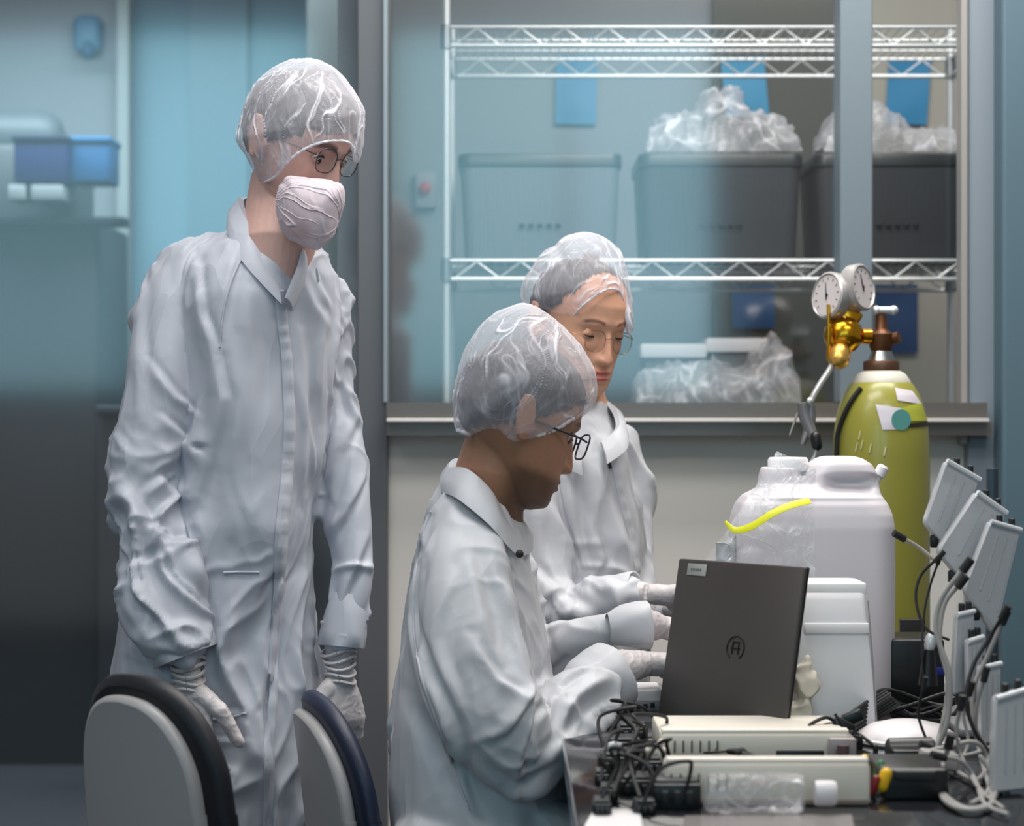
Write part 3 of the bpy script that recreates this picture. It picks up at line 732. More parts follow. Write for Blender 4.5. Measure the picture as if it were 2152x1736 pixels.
def inflate(name, cpx, cpy, D, outline, hd, mt, parent, cut=None, crumple=.004, seed=0, freq=22, hem=None, hem_r=.0028, depth_fn=None, power=1.0, radial=0, hem_m=None, nth=300, nph=170, crown=None):
    """a bulging shell whose outline seen from the doorway is given; it has its own depth hd either side of D"""
    ang = []; rad = []
    pl = [Vector((x, y)) for x, y in outline]; m = len(pl); dense = []
    for i in range(m):
        p0, p1, p2, p3 = pl[i-1], pl[i], pl[(i+1) % m], pl[(i+2) % m]
        for k in range(8):
            t = k/8; dense.append(0.5*((2*p1)+(p2-p0)*t+(2*p0-5*p1+4*p2-p3)*t*t+(3*p1-p0-3*p2+p3)*t**3))
    for p in dense:
        ang.append(math.atan2(p.y-cpy, p.x-cpx)); rad.append(math.hypot(p.x-cpx, p.y-cpy))
    o_ = np.argsort(ang); ang = np.array(ang)[o_]; rad = np.array(rad)[o_]
    R = lambda a: float(np.interp(a, ang, rad, period=2*math.pi))
    def pt(a, ph):
        s_ = math.sin(ph)**power; px = cpx+R(a)*s_*math.cos(a); py = cpy+R(a)*s_*math.sin(a)
        d = D-hd*math.cos(ph)+(depth_fn(px, py) if depth_fn else 0)
        return P(px, py, d)
    mb = MB(); mb.rings([[pt(2*math.pi*j/nth-math.pi, .03+(math.pi-.06)*i/nph) for j in range(nth)] for i in range(nph+1)])
    me = mb.mesh(name); co = get_co(me); no = get_no(me)
    c3 = np.array(P(cpx, cpy, D)); sgn = np.sign(((co-c3)*no).sum(1)); no = no*sgn[:, None]
    q = co-c3; q2 = q*np.array([1, 1, .55])
    n = np.clip(1-np.abs(vnoise(q2*freq+seed+.04*np.stack([vnoise(q*9)]*3, 1)*freq))*2.0, 0, 1)**1.6-.4+.4*np.clip(1-np.abs(vnoise(q2*freq*2.2+seed+9))*2, 0, 1)
    edge = np.abs((co[:, 1]-D)/hd) if not depth_fn else 1.0
    fold = np.zeros(len(co))
    if crown is not None:
        ax = np.array(crown, float); ax /= np.linalg.norm(ax); u_, v_ = frame_of(Vector(ax)); u_ = np.array(u_); v_ = np.array(v_)
        w_ = q-ax*np.array(hd*.0); hgt = (w_@ax)/.13; a_, b_ = w_@u_, w_@v_; az = np.arctan2(b_, a_)
        az = az+.22*vnoise(np.stack([np.cos(az)*2, np.sin(az)*2, hgt*2.0+seed], 1))+.10*vnoise(q*38+seed)
        for f_, k_, am in ((2.6, 13, 1.0), (5.2, 11, .8), (9.5, 8, .5)):
            s_ = np.stack([np.cos(az)*f_, np.sin(az)*f_, hgt*1.1+f_], 1)+seed
            gt = sstep(-.12, .22, vnoise(np.stack([np.cos(az)*f_*.7, np.sin(az)*f_*.7, hgt*2.2], 1)+seed+17))
            fold = np.maximum(fold, np.clip(1-np.abs(vnoise(s_))*k_, 0, 1)*gt*am)
        n = n*.6
    co2 = co+no*(n*crumple+fold*.0016)[:, None]
    set_co(me, co2); floats(me, 'fold', fold)
    if cut:
        px, py = project(co); poly = [Vector(c) for c in cut]
        def inside(x, y):
            r_ = False; k = len(poly)-1
            for i in range(len(poly)):
                a, b = poly[i], poly[k]
                if (a.y > y) != (b.y > y) and x < (b.x-a.x)*(y-a.y)/(b.y-a.y)+a.x: r_ = not r_
                k = i
            return r_
        import bmesh
        bm = bmesh.new(); bm.from_mesh(me)
        dele = [f for f in bm.faces if inside(sum(px[v.index] for v in f.verts)/len(f.verts), sum(py[v.index] for v in f.verts)/len(f.verts))]
        bmesh.ops.delete(bm, geom=dele, context='FACES'); bm.to_mesh(me); bm.free()
    ob = link(name, me, mt, parent, True, 180, fixn=False)
    if hem:
        def surf(px, py, side):
            a = math.atan2(py-cpy, px-cpx); r_ = min(math.hypot(px-cpx, py-cpy)/max(R(a), 1), .999); ph = math.asin(r_**(1/power))
            if side < 0: ph = math.pi-ph
            return pt(a, ph)
        hp = spline([Vector((h[0], h[1], 0)) for h in hem], 8)
        front = [surf(h.x, h.y, 1) for h in hp]; back = [surf(h.x, h.y, -1) for h in reversed(hp)]
        ring = front+back+[front[0]]
        link('elastic_hem', MB().tube(ring, [hem_r*(1+.25*math.sin(i*1.9)) for i in range(len(ring))], 8), hem_m or M['hem'], ob)
    return ob

def hand_mesh(wrist, d, back, thumb=1, curl=(25, 30, 35, 40), spread=5, scale=1.0, fore=None, voxel=.0024, thumb_curl=25, wr=(.030, .022)):
    """a five fingered hand: palm, knuckled fingers of unequal length, thumb leaving the side of the palm"""
    d = Vector(d).normalized(); b = Vector(back); b = (b-d*b.dot(d)).normalized(); s = d.cross(b)*thumb; w_ = Vector(wrist)
    S = scale; mb = MB()
    pts = [w_-d*.02*S, w_+d*.015*S, w_+d*.045*S, w_+d*.078*S, w_+d*.092*S]
    mb.tube(pts, [.020*S, .024*S, .036*S, .042*S, .036*S], 20, ref=s, ry=[.018*S, .018*S, .018*S, .0155*S, .010*S])
    if fore: mb.tube([Vector(fore)]+[w_-d*.02*S], [wr[0], .021*S], 18, ref=s, ry=[wr[1], .019*S])
    Ls = (.078, .086, .080, .063); offs = (.030, .010, -.010, -.029)
    for k in range(4):
        base = w_+d*(.086-.004*abs(k-1.3))*S+s*offs[k]*S; a = math.radians((offs[k]/.03)*spread); dd = (d*math.cos(a)+s*math.sin(a)).normalized()
        p = base-dd*.018*S; chain = [p, base]; rr = [.0105*S, .0102*S]; c = 0; L = Ls[k]*S
        for seg, fr in ((.45, .4), (.30, .95), (.25, .7)):
            c += math.radians(curl[k])*fr; dr = (dd*math.cos(c)-b*math.sin(c)).normalized(); chain.append(chain[-1]+dr*L*seg); rr.append(rr[-1]*.93)
        mb.capsule(chain, rr, 14)
    tb = w_+d*.025*S+s*.022*S; t1 = (d*.62+s*.72-b*.2).normalized(); t2 = (d*.9+s*.25-b*math.sin(math.radians(thumb_curl))*.9).normalized()
    mb.capsule([tb, tb+t1*.042*S, tb+t1*.042*S+t2*.030*S, tb+t1*.042*S+t2*.055*S], [.016*S, .0125*S, .011*S, .0095*S], 14)
    me = remesh(mb, voxel, 3, .5)
    co = get_co(me); no = get_no(me); set_co(me, co+no*(np.clip(1-np.abs(vnoise(co*np.array([70, 70, 70])))*2.2, 0, 1)**2*.0011)[:, None])
    return me

def sections(mb, rows, D, power=2.3, n=40):
    """torso: rows of (py, left px, right px, depth shift, half depth)"""
    rings = []
    for (py, xl, xr, dd, hd) in rows:
        d = D+dd; a = P(xl, py, d); b = P(xr, py, d); c = (a+b)/2; hw = (b.x-a.x)/2; e = 2/power; ring = []
        for j in range(n):
            t = 2*math.pi*j/n; ct, st = math.cos(t), math.sin(t)
            ring.append(Vector((c.x+hw*math.copysign(abs(ct)**e, ct), d+hd*math.copysign(abs(st)**e, st), c.z)))
        rings.append(ring)
    mb.rings(rings)

def limb(mb, pts, D, n=24, flat=1.0):
    """sleeve: points of (px, py, depth shift, radius px)"""
    sp = spline([Vector((p[0], p[1], 0)) for p in pts], 5); ss = spline([Vector((p[2], p[3], 0)) for p in pts], 5)
    P3 = [P(a.x, a.y, D+b.x) for a, b in zip(sp, ss)]; rr = [b.y/F*(D+b.x) for b in ss]
    mb.capsule(P3, rr, n, ref=(0, 1, 0), ry=[r*flat for r in rr]); return P3, rr
def bone(p, q, D, r, al=5., ac=16., am=1., tw=0.): return (P(p[0], p[1], D+(p[2] if len(p) > 2 else 0)), P(q[0], q[1], D+(q[2] if len(q) > 2 else 0)), r, al, ac, am, tw)

def cuff(parent, c, d, r, rin, length, m, ry=None, name='cuff'):
    c = Vector(c); d = Vector(d).normalized(); u, v = frame_of(d, (0, 0, 1)); ry = ry or r; q = ry/r; rings = []
    for k, (t, rr) in enumerate(((-.9, r*.62), (-.55, r*.78), (-.2, r*.90), (.5, r), (1, r*1.04), (1.03, r*1.0), (1.0, r*.94), (.4, rin))):
        rings.append([c+d*(length*t)+u*(rr*math.cos(a)*(1+.05*math.sin(3*a+k)))+v*(rr*q*math.sin(a)*(1+.05*math.cos(4*a+k))) for a in [2*math.pi*j/36 for j in range(36)]])
    return link(name, MB().rings(rings, caps=False), m, parent, True, 180)

# ------------------------------------------------------------------ the standing worker
def person_a():
    D = 3.6
    r = root('person', (P(500, 0, D).x, D, 0), 'standing person in white coverall, hair cap, face mask and glasses, looking down', 'person')
    sk = skin_mat('skin_fair', (206, 168, 158), (176, 96, 92), (28, 17, 15)); SKIN_NOW[0] = sk
    Mx = head_frame(622, 302, 3.57, 60, 24)
    nk = [(*P(600, 380, 3.6), .056), (*P(590, 440, 3.585), .057), (*P(583, 520, 3.55), .061), (*P(574, 600, 3.54), .048)]
    make_body(r, Mx, nk, sk, flush=.5, browt=.0058)
    eyes(r, Mx, 1.3, -.0024)
    hairpiece(r, Mx, .62, -.006, .0045, zf=.042)
    spectacles(r, Mx, mat('thin_grey_rim', (70, 72, 78), rough=.3, metal=.6), r=.024, rz=.020, x=.091, z=.001, y0=.032)
    # coverall
    mb = MB()
    sections(mb, [(470, 520, 632, .02, .05), (500, 470, 665, .01, .075), (535, 415, 695, 0, .09), (575, 372, 712, 0, .105), (630, 352, 718, 0, .118), (700, 358, 712, 0, .125), (800, 372, 700, 0, .128),
                  (900, 372, 685, 0, .125), (1000, 360, 672, 0, .122), (1100, 338, 662, 0, .12), (1200, 275, 662, .02, .125), (1300, 246, 672, .03, .13), (1420, 232, 682, .03, .135), (1560, 236, 694, .03, .14), (1700, 250, 700, .03, .135), (1830, 280, 690, .03, .12)], D, 2.25)
    for hx, fx, dd in ((380, 400, -.02), (590, 600, .05)):
        limb(mb, [(hx, 1700, dd, 118), (hx+5, 1950, dd, 100), (fx, 2200, dd, 82), (fx, 2400, dd, 72)], D)
    limb(mb, [(470, 570, 0, 70), (385, 625, -.02, 80), (352, 730, -.045, 79), (335, 850, -.06, 80), (305, 960, -.07, 78), (303, 1060, -.085, 70), (322, 1160, -.105, 76), (345, 1260, -.125, 70), (368, 1325, -.14, 50)], D)
    limb(mb, [(640, 590, .05, 62), (682, 640, .07, 56), (694, 740, .08, 50), (708, 860, .075, 44), (722, 980, .06, 54), (726, 1080, .04, 54), (733, 1180, .02, 50), (730, 1270, 0, 50), (722, 1340, -.01, 40)], D)
    me = remesh(mb, .0044, 9)
    dz = D
    bones = [bone((540, 560), (520, 1150), D, .11, 2.6, 15, 1.25, .12), bone((500, 1150), (470, 1700), D, .12, 2.6, 15, 1.25, .3),
             bone((385, 640, -.03), (305, 980, -.07), D, .055, 7, 15, .8, .5), bone((303, 1000, -.08), (376, 1345, -.14), D, .045, 10, 15, 1.5, .9),
             bone((682, 640, .07), (722, 980, .06), D, .038, 8, 17, .9, -.4), bone((722, 980, .06), (722, 1340, -.01), D, .036, 11, 17, 1.3, -.8)]
    folds = [([(455, 690), (458, 760), (470, 830), (440, 960), (410, 1060)], 9, .010), ([(330, 870), (400, 935), (415, 850)], 8, .010),
             ([(310, 760), (360, 830), (412, 868)], 7, .009), ([(520, 450), (500, 560), (470, 720)], 14, .008), ([(300, 620), (290, 760), (288, 880)], 12, .006),
             ([(420, 560), (440, 660), (470, 730)], 8, .008), ([(640, 560), (665, 640), (700, 700)], 9, .008), ([(655, 545), (690, 620), (712, 690)], 8, .007),
             ([(250, 1010), (300, 1110), (390, 1170)], 9, .012), ([(262, 1190), (320, 1180), (380, 1150), (395, 1250)], 9, .012), ([(250, 1130), (262, 1210), (320, 1300)], 9, .010),
             ([(285, 1260), (330, 1330)], 9, .009), ([(300, 1050), (330, 1020), (352, 1060)], 8, .010), ([(395, 1130), (405, 1230), (425, 1320)], 7, .007),
             ([(600, 1000), (560, 1180), (500, 1340)], 14, .012), ([(620, 1090), (575, 1280), (540, 1480)], 12, .010), ([(480, 1180), (470, 1320), (500, 1500)], 14, .009),
             ([(540, 1190), (480, 1290), (440, 1400)], 14, .010), ([(660, 1200), (620, 1360), (650, 1560)], 14, .010), ([(700, 720), (690, 830), (700, 900), (680, 1000)], 8, .010),
             ([(740, 880), (700, 960), (690, 1050)], 8, .010), ([(760, 1000), (720, 1080), (672, 1130)], 8, .012), ([(770, 1120), (730, 1220), (700, 1290)], 8, .010), ([(430, 1510), (500, 1500), (520, 1530)], 6, .008),
             ([(440, 1560), (520, 1560)], 6, .006), ([(500, 720), (490, 860), (480, 1000)], 18, .008), ([(530, 620), (540, 760), (520, 960)], 14, .007), ([(640, 700), (650, 860), (640, 1040)], 14, .008), ([(570, 1340), (545, 1500), (560, 1720)], 10, .010)]
    cloth(me, bones, .0150, folds, 2.0)
    cov = link('coverall', me, M['fabA'], r, True, 180, fixn=False)
    cs = Caster(me)
    link('zip_placket', ribbon(cs, [(588, 610, 22), (592, 680, 22), (602, 760, 23), (606, 900, 24), (600, 1000, 24), (590, 1120, 24), (584, 1240, 22), (575, 1400, 20), (566, 1560, 20), (562, 1760, 20)], 24, .0015, .0060, 10, .0012), M['fabA'], cov)
    link('pocket_seam', ribbon(cs, [(470, 1203), (505, 1202), (545, 1203)], 5, .0005, .0022, 6), M['fabA'], cov)
    link('hip_seam', ribbon(cs, [(440, 1512), (480, 1508), (518, 1498)], 5, .0005, .0025, 6), M['fabA'], cov)
    link('sleeve_seam', ribbon(cs, [(520, 520), (490, 580), (470, 650), (462, 730)], 4, .0003, .0018, 6), M['fabA'], cov)
    # stand collar: a band round the neck, open at the front
    up = [(645, 545, -.03), (628, 520, .02), (600, 470, .07), (555, 425, .075), (515, 416, .03), (508, 430, -.03), (530, 480, -.075), (560, 540, -.095), (588, 600, -.105)]
    dn = [(668, 590, -.06), (675, 560, .03), (650, 520, .10), (580, 480, .11), (500, 462, .05), (480, 480, -.05), (505, 540, -.105), (545, 590, -.125), (592, 640, -.128)]
    U3 = spline([P(x, y, D+d) for x, y, d in up], 7); D3 = spline([P(x, y, D+d) for x, y, d in dn], 7); cb = MB(); rings = []
    for a, b in zip(U3, D3):
        n = (b-a).cross(Vector((0, 0, 1))); axis = Vector((P(585, 500, D).x, D+.01, a.z)); out = (a-axis); out.z = 0; out.normalize()
        mid = (a+b)/2+out*.006
        rings.append([a+out*.001, a+out*.006+Vector((0, 0, .002)), mid+out*.006, b+out*.004, b-out*.006, mid-out*.002, a-out*.004])
    cb.rings(rings); me2 = cb.mesh('collar')
    link('collar', me2, M['fabA'], cov, True, 60)
    lap = MB(); lap.tube(spline([P(640, 535, D-.055), P(632, 580, D-.112), (P(606, 640, D-.142))], 6), [.020, .021, .022, .023, .024, .024, .024, .024, .024, .023, .022, .021, .018], 14, ry=[.006]*13)
    link('collar_flap', lap, M['fabA'], cov)
    # cap, mask
    cap = inflate('hair_cap', 634, 262, 3.57, [(498, 288), (505, 255), (520, 205), (545, 165), (590, 136), (650, 124), (700, 140), (738, 180), (764, 225), (768, 250), (762, 300), (748, 345), (700, 360), (640, 390), (575, 400), (545, 378), (520, 335), (503, 305)], .125,
                  M['cap'], r, cut=[(556, 420), (556, 385), (578, 372), (600, 345), (626, 322), (660, 304), (700, 296), (738, 302), (746, 340), (800, 400), (780, 480), (600, 470)], crumple=.0045, seed=4, freq=15, crown=(.35, -.15, 1),
                  hem=[(552, 384), (578, 372), (600, 345), (626, 322), (660, 304), (700, 296), (736, 302), (745, 338)], hem_r=.002)
    inflate('face_mask', 652, 448, 3.465, [(594, 385), (608, 372), (650, 376), (690, 380), (720, 388), (724, 420), (716, 455), (702, 492), (672, 522), (640, 517), (602, 494), (584, 460), (580, 425), (586, 395)], .07,
            M['mask'], r, crumple=.004, seed=8, freq=24, power=.8, crown=(-1, .1, .35))
    # gloves
    for nm, w_, d_, bk, th, fo, rr in (('glove', P(396, 1425, D-.135), (.06, -.02, -1), (-.5, -.8, 0), -1, P(378, 1325, D-.13), (.043, .038)), ('glove', P(714, 1410, D-.01), (.08, -.05, -1), (.6, -.7, 0), 1, P(720, 1310, D), (.038, .034))):
        g = link(nm, hand_mesh(w_, d_, bk, th, (28, 32, 34, 38), 2, 1.02, fo, wr=rr), M['glove'], r, True, 180, fixn=False)
        rg = MB(); dd = Vector(d_).normalized()
        for k in range(5):
            u, v = frame_of(dd); c = Vector(w_)-dd*(.030-.012*k); rg.tube([c+u*(.029-.001*k)*math.cos(a)*1.02+v*(.027-.001*k)*math.sin(a)+dd*.004*math.sin(2*a+k) for a in [2*math.pi*j/22 for j in range(23)]], .0032, 6)
        link('glove_wrinkles', rg, M['glove'], g)
    cuff(r, P(366, 1312, D-.137), P(390, 1375, D-.14)-P(366, 1312, D-.137), .052, .040, .052, M['fabA'], .047)
    cuff(r, P(724, 1300, D-.005), P(718, 1355, D-.01)-P(724, 1300, D-.005), .038, .030, .045, M['fabA'], .036)
    for fx, dd in ((400, -.02), (600, .05)):
        b = P(fx, 2400, D+dd); link('shoe_cover', MB().ball(Vector((b.x+.05, D+dd-.06, .055)), (.075, .13, .055), 20), M['fabA'], r)
person_a()

# ------------------------------------------------------------------ the worker at the laptop
def person_b():
    D = 3.3
    r = root('person', (P(950, 0, D).x, D, 0), 'seated person in white coverall and hair cap typing at the dark laptop', 'person')
    sk = skin_mat('skin_brown', (160, 118, 94), (120, 60, 52), (26, 18, 16), (66, 48, 36)); SKIN_NOW[0] = sk
    Mx = head_frame(1088, 884, 3.28, 108, 20)
    nk = [(*P(1052, 930, 3.28), .052), (*P(1036, 985, 3.28), .054), (*P(1022, 1050, 3.29), .056), (*P(1015, 1120, 3.3), .060)]
    make_body(r, Mx, nk, sk, stub=.75, flush=.3, nose=.9)
    eyes(r, Mx, .1, -.002)
    hairpiece(r, Mx, .62, .005, .005, zf=.045)
    spectacles(r, Mx, mat('dark_rim', (40, 40, 52), rough=.25), r=.025, rz=.019, thick=.0014, x=.100, z=-.006, square=3.5)
    mb = MB()
    sections(mb, [(965, 950, 1000, .02, .045), (1000, 930, 1035, .02, .07), (1050, 902, 1062, .02, .10), (1100, 886, 1085, .02, .13), (1160, 872, 1108, .02, .15), (1240, 858, 1130, .02, .16), (1340, 845, 1150, .02, .165), (1440, 834, 1165, .02, .165),
                  (1540, 824, 1175, .02, .165), (1640, 818, 1185, .02, .17), (1740, 822, 1210, .02, .18), (1830, 850, 1210, .02, .17)], D, 2.2)
    limb(mb, [(985, 1110, -.06, 70), (975, 1200, -.10, 92), (985, 1310, -.13, 102), (1005, 1420, -.15, 112), (1040, 1520, -.16, 110), (1100, 1575, -.14, 88), (1160, 1535, -.10, 78), (1205, 1485, -.06, 70), (1238, 1455, -.03, 56)], D)
    limb(mb, [(1040, 1130, .18, 66), (1060, 1280, .22, 74), (1110, 1390, .22, 66), (1200, 1350, .18, 50), (1290, 1325, .15, 43), (1340, 1312, .13, 38)], D)
    for dd in (-.09, .11):
        limb(mb, [(930, 1800, dd, 115), (1100, 1795, dd, 105), (1290, 1800, dd, 90), (1330, 1900, dd, 80), (1330, 2150, dd, 68), (1330, 2420, dd, 58)], D)
    me = remesh(mb, .0044, 9)
    bones = [bone((960, 1080), (990, 1700), D, .15, 2.8, 14, 1.1, -.15), bone((985, 1140, -.08), (1040, 1560, -.16), D, .07, 4.5, 13, 1.0, -.35), bone((1060, 1580, -.16), (1262, 1436, -.01), D, .05, 4.5, 20, 1.4, 0.0),
             bone((1060, 1280, .22), (1340, 1312, .1), D, .04, 7, 17, 1.0, .2), bone((930, 1800, 0), (1290, 1800, 0), D, .08, 4, 12, .8, 0)]
    folds = [([(868, 1180), (872, 1300), (905, 1430), (960, 1590), (1000, 1730)], 10, .014), ([(1095, 1460), (1060, 1540), (1035, 1550)], 9, .016), ([(1095, 1450), (1098, 1560), (1100, 1625)], 9, .016),
             ([(1100, 1470), (1160, 1440), (1215, 1395)], 11, .011), ([(1110, 1530), (1180, 1480), (1250, 1430)], 8, .011), ([(1120, 1620), (1190, 1570), (1270, 1500)], 10, .009),
             ([(1030, 1110), (1060, 1180), (1085, 1300), (1095, 1440)], 11, .010), ([(980, 1160), (1010, 1260), (1040, 1400)], 16, .008), ([(940, 1200), (925, 1340), (950, 1500)], 16, .008),
             ([(1000, 1350), (1040, 1440), (1090, 1490)], 9, .009), ([(1130, 1170), (1140, 1290), (1160, 1400)], 9, .007), ([(900, 1100), (868, 1190), (862, 1280)], 10, .006), ([(1010, 1020), (1055, 1080), (1090, 1160)], 8, .007),
             ([(850, 1480), (890, 1600), (950, 1720)], 18, .008), ([(1060, 1660), (1130, 1650), (1190, 1600)], 12, .008), ([(1000, 1600), (1090, 1650), (1180, 1640)], 12, .008)]
    cloth(me, bones, .0130, folds, 11.0)
    cov = link('coverall', me, M['fabB'], r, True, 180, fixn=False); cs = Caster(me)
    link('back_seam', ribbon(cs, [(905, 1075), (880, 1150), (868, 1260), (880, 1400), (925, 1540), (985, 1700)], 5, .0003, .0018, 8), M['fabB'], cov)
    cl = MB(); rings = []
    up = [(950, 985, -.02), (962, 968, .04), (1010, 985, .075), (1060, 1040, .06), (1092, 1098, .0), (1062, 1085, -.06), (1030, 1030, -.085), (985, 988, -.07), (950, 985, -.02)]
    dn = [(930, 1035, -.03), (945, 1000, .07), (1010, 1020, .12), (1085, 1090, .10), (1118, 1150, .0), (1085, 1165, -.095), (1030, 1105, -.125), (965, 1050, -.105), (930, 1035, -.03)]
    U3 = spline([P(x, y, D+d) for x, y, d in up], 7); D3 = spline([P(x, y, D+d) for x, y, d in dn], 7)
    for a, b in zip(U3, D3):
        out = a-P(1020, 1040, D); out.z = 0; out.normalize(); mid = (a+b)/2+out*.006
        rings.append([a+out*.001, a+out*.006+Vector((0, 0, .002)), mid+out*.006, b+out*.002, b-out*.008, mid-out*.002, a-out*.004])
    cl.rings(rings); link('collar', cl, M['fabB'], cov, True, 60)
    link('neck_snap', MB().ball(P(1092, 1164, D-.12), .006, 14), M['blackm'], cov)
    inflate('hair_cap', 1104, 800, 3.27, [(952, 860), (957, 800), (978, 730), (1020, 672), (1070, 645), (1110, 641), (1160, 668), (1205, 712), (1240, 765), (1250, 800), (1246, 850), (1205, 885), (1160, 915), (1085, 942), (1030, 915), (965, 912)], .125,
            M['cap'], r, cut=[(930, 915), (968, 906), (1010, 918), (1060, 926), (1092, 940), (1130, 915), (1155, 908), (1180, 896), (1204, 880), (1300, 900), (1200, 1000), (930, 1000)], crumple=.0055, seed=21, freq=14, crown=(.5, .0, 1),
            hem=[(962, 904), (990, 914), (1030, 920), (1060, 926), (1092, 938), (1130, 916), (1155, 908), (1180, 896), (1204, 880)], hem_r=.0026)
    g = link('glove', hand_mesh(P(1378, 1396, D+.05), (1, .55, -.12), (0, .1, 1), -1, (26, 30, 34, 38), 6, 1.0, P(1268, 1410, D-.01), wr=(.040, .034)), M['glove'], r, True, 180, fixn=False)
    g2 = link('glove', hand_mesh(P(1412, 1322, D+.17), (1, .3, -.25), (0, .1, 1), 1, (28, 32, 36, 38), 6, 1.0, P(1335, 1312, D+.13), wr=(.036, .032)), M['glove'], r, True, 180, fixn=False)
    cuff(r, P(1240, 1446, D-.02), P(1305, 1412, D+.01)-P(1240, 1446, D-.02), .052, .040, .046, M['fabB'], .052)
    cuff(r, P(1318, 1316, D+.13), P(1360, 1312, D+.135)-P(1318, 1316, D+.13), .036, .03, .034, M['fabB'], .033)
    for dd in (-.09, .11):
        b = P(1330, 2400, D+dd); link('shoe_cover', MB().ball(Vector((b.x+.06, b.y, .05)), (.13, .06, .05), 20), M['fabB'], r)
person_b()

# ------------------------------------------------------------------ the worker behind
def person_c():
    D = 3.95
    r = root('person', (P(1230, 0, D).x, D, 0), 'bare-faced person with thin glasses and hair cap standing behind the laptop worker', 'person')
    sk = skin_mat('skin_warm', (222, 170, 142), (172, 76, 80), (62, 36, 28)); SKIN_NOW[0] = sk
    Mx = head_frame(1215, 684, 3.93, 37, 14, -3)
    nk = [(*P(1206, 760, 3.95), .05), (*P(1210, 820, 3.96), .05), (*P(1218, 880, 3.97), .056), (*P(1220, 940, 3.97), .07)]
    make_body(r, Mx, nk, sk, lipc=1.0, flush=.35, lips=1.35, nose=.86, jaw=.96)
    eyes(r, Mx, -.45, -.0015)
    hairpiece(r, Mx, 1.0, .014, .0055, bun=(-.085, 0, .045, .032), front=.035)
    spectacles(r, Mx, mat('gold_rim', (150, 110, 80), rough=.3, metal=.8), r=.0212, rz=.019, thick=.0006, x=.0935, z=-.010, y0=.031)
    mb = MB()
    sections(mb, [(850, 1190, 1265, .02, .05), (885, 1150, 1292, .02, .08), (930, 1112, 1314, .02, .10), (990, 1088, 1330, .02, .115), (1060, 1078, 1346, .02, .12), (1150, 1074, 1358, .02, .12), (1250, 1074, 1362, .02, .12), (1400, 1070, 1366, .02, .125), (1600, 1060, 1372, .02, .13), (1720, 1070, 1366, .02, .12)], D, 2.25)
    for hx, dd in ((1150, 0), (1290, .05)):
        limb(mb, [(hx, 1680, dd, 92), (hx, 1900, dd, 80), (hx, 2100, dd, 68), (hx, 2250, dd, 60)], D)
    limb(mb, [(1150, 950, -.03, 58), (1125, 1040, -.06, 62), (1130, 1150, -.09, 64), (1150, 1250, -.12, 62), (1200, 1290, -.15, 56), (1260, 1272, -.18, 54), (1315, 1250, -.21, 38)], D)
    limb(mb, [(1290, 940, .07, 50), (1318, 1040, .08, 46), (1326, 1150, .05, 46), (1345, 1250, -.0, 42), (1400, 1275, -.10, 36)], D)
    me = remesh(mb, .0046, 8)
    bones = [bone((1230, 920), (1230, 1600), D, .11, 3.5, 14, 1.0, -.1), bone((1140, 980, -.04), (1150, 1260, -.12), D, .05, 8, 15, 1.4, .8), bone((1160, 1290, -.13), (1315, 1250, -.21), D, .04, 7, 17, 1.2, .3)]
    folds = [([(1160, 900), (1200, 1010), (1220, 1130), (1235, 1200)], 8, .012), ([(1145, 1060), (1185, 1120), (1212, 1200)], 9, .014), ([(1120, 1190), (1180, 1250), (1240, 1280)], 7, .013), ([(1240, 1090), (1265, 1170), (1250, 1210)], 7, .010),
             ([(1225, 930), (1260, 1010), (1300, 1130), (1330, 1200)], 8, .008), ([(1195, 1215), (1180, 1235), (1175, 1260)], 8, .010), ([(1260, 1215), (1300, 1235), (1310, 1290)], 8, .010), ([(1300, 960), (1330, 1060), (1345, 1180)], 8, .008), ([(1150, 960), (1130, 1060), (1145, 1180)], 10, .008)]
    cloth(me, bones, .0140, folds, 33.0)
    cov = link('coverall', me, M['fabB'], r, True, 180, fixn=False); cs = Caster(me)
    link('zip_placket', ribbon(cs, [(1278, 925, 14), (1294, 990, 14), (1310, 1060, 14), (1328, 1130, 13), (1340, 1200, 12)], 14, .0008, .0028, 8, .0008, 3.9), M['fabB'], cov)
    link('zip', ribbon(cs, [(1270, 940, 6), (1276, 962, 6), (1282, 985, 5)], 6, .001, .002, 8, 0, 3.9), M['blackm'], cov)
    cb = MB(); rings = []
    up = [(1262, 930, -.10), (1296, 900, -.08), (1288, 862, -.02), (1262, 842, .04), (1210, 850, .085), (1165, 880, .05), (1150, 905, -.02), (1180, 930, -.08), (1222, 955, -.115)]
    dn = [(1276, 975, -.125), (1318, 940, -.10), (1312, 890, -.02), (1280, 862, .06), (1210, 880, .11), (1150, 910, .07), (1128, 940, -.03), (1165, 972, -.10), (1225, 1000, -.135)]
    U3 = spline([P(x, y, D+d) for x, y, d in up], 7); D3 = spline([P(x, y, D+d) for x, y, d in dn], 7)
    for a, b in zip(U3, D3):
        out = a-P(1225, 900, D); out.z = 0; out.normalize(); mid = (a+b)/2+out*.005
        rings.append([a+out*.001, a+out*.005+Vector((0, 0, .002)), mid+out*.005, b+out*.002, b-out*.006, mid-out*.003, a-out*.004])
    cb.rings(rings); link('collar', cb, M['fabB'], cov, True, 60)
    link('undershirt', MB().capsule([P(1222, 890, 3.95), P(1235, 960, 3.95)], [.052, .062], 24), M['blackm'], r)
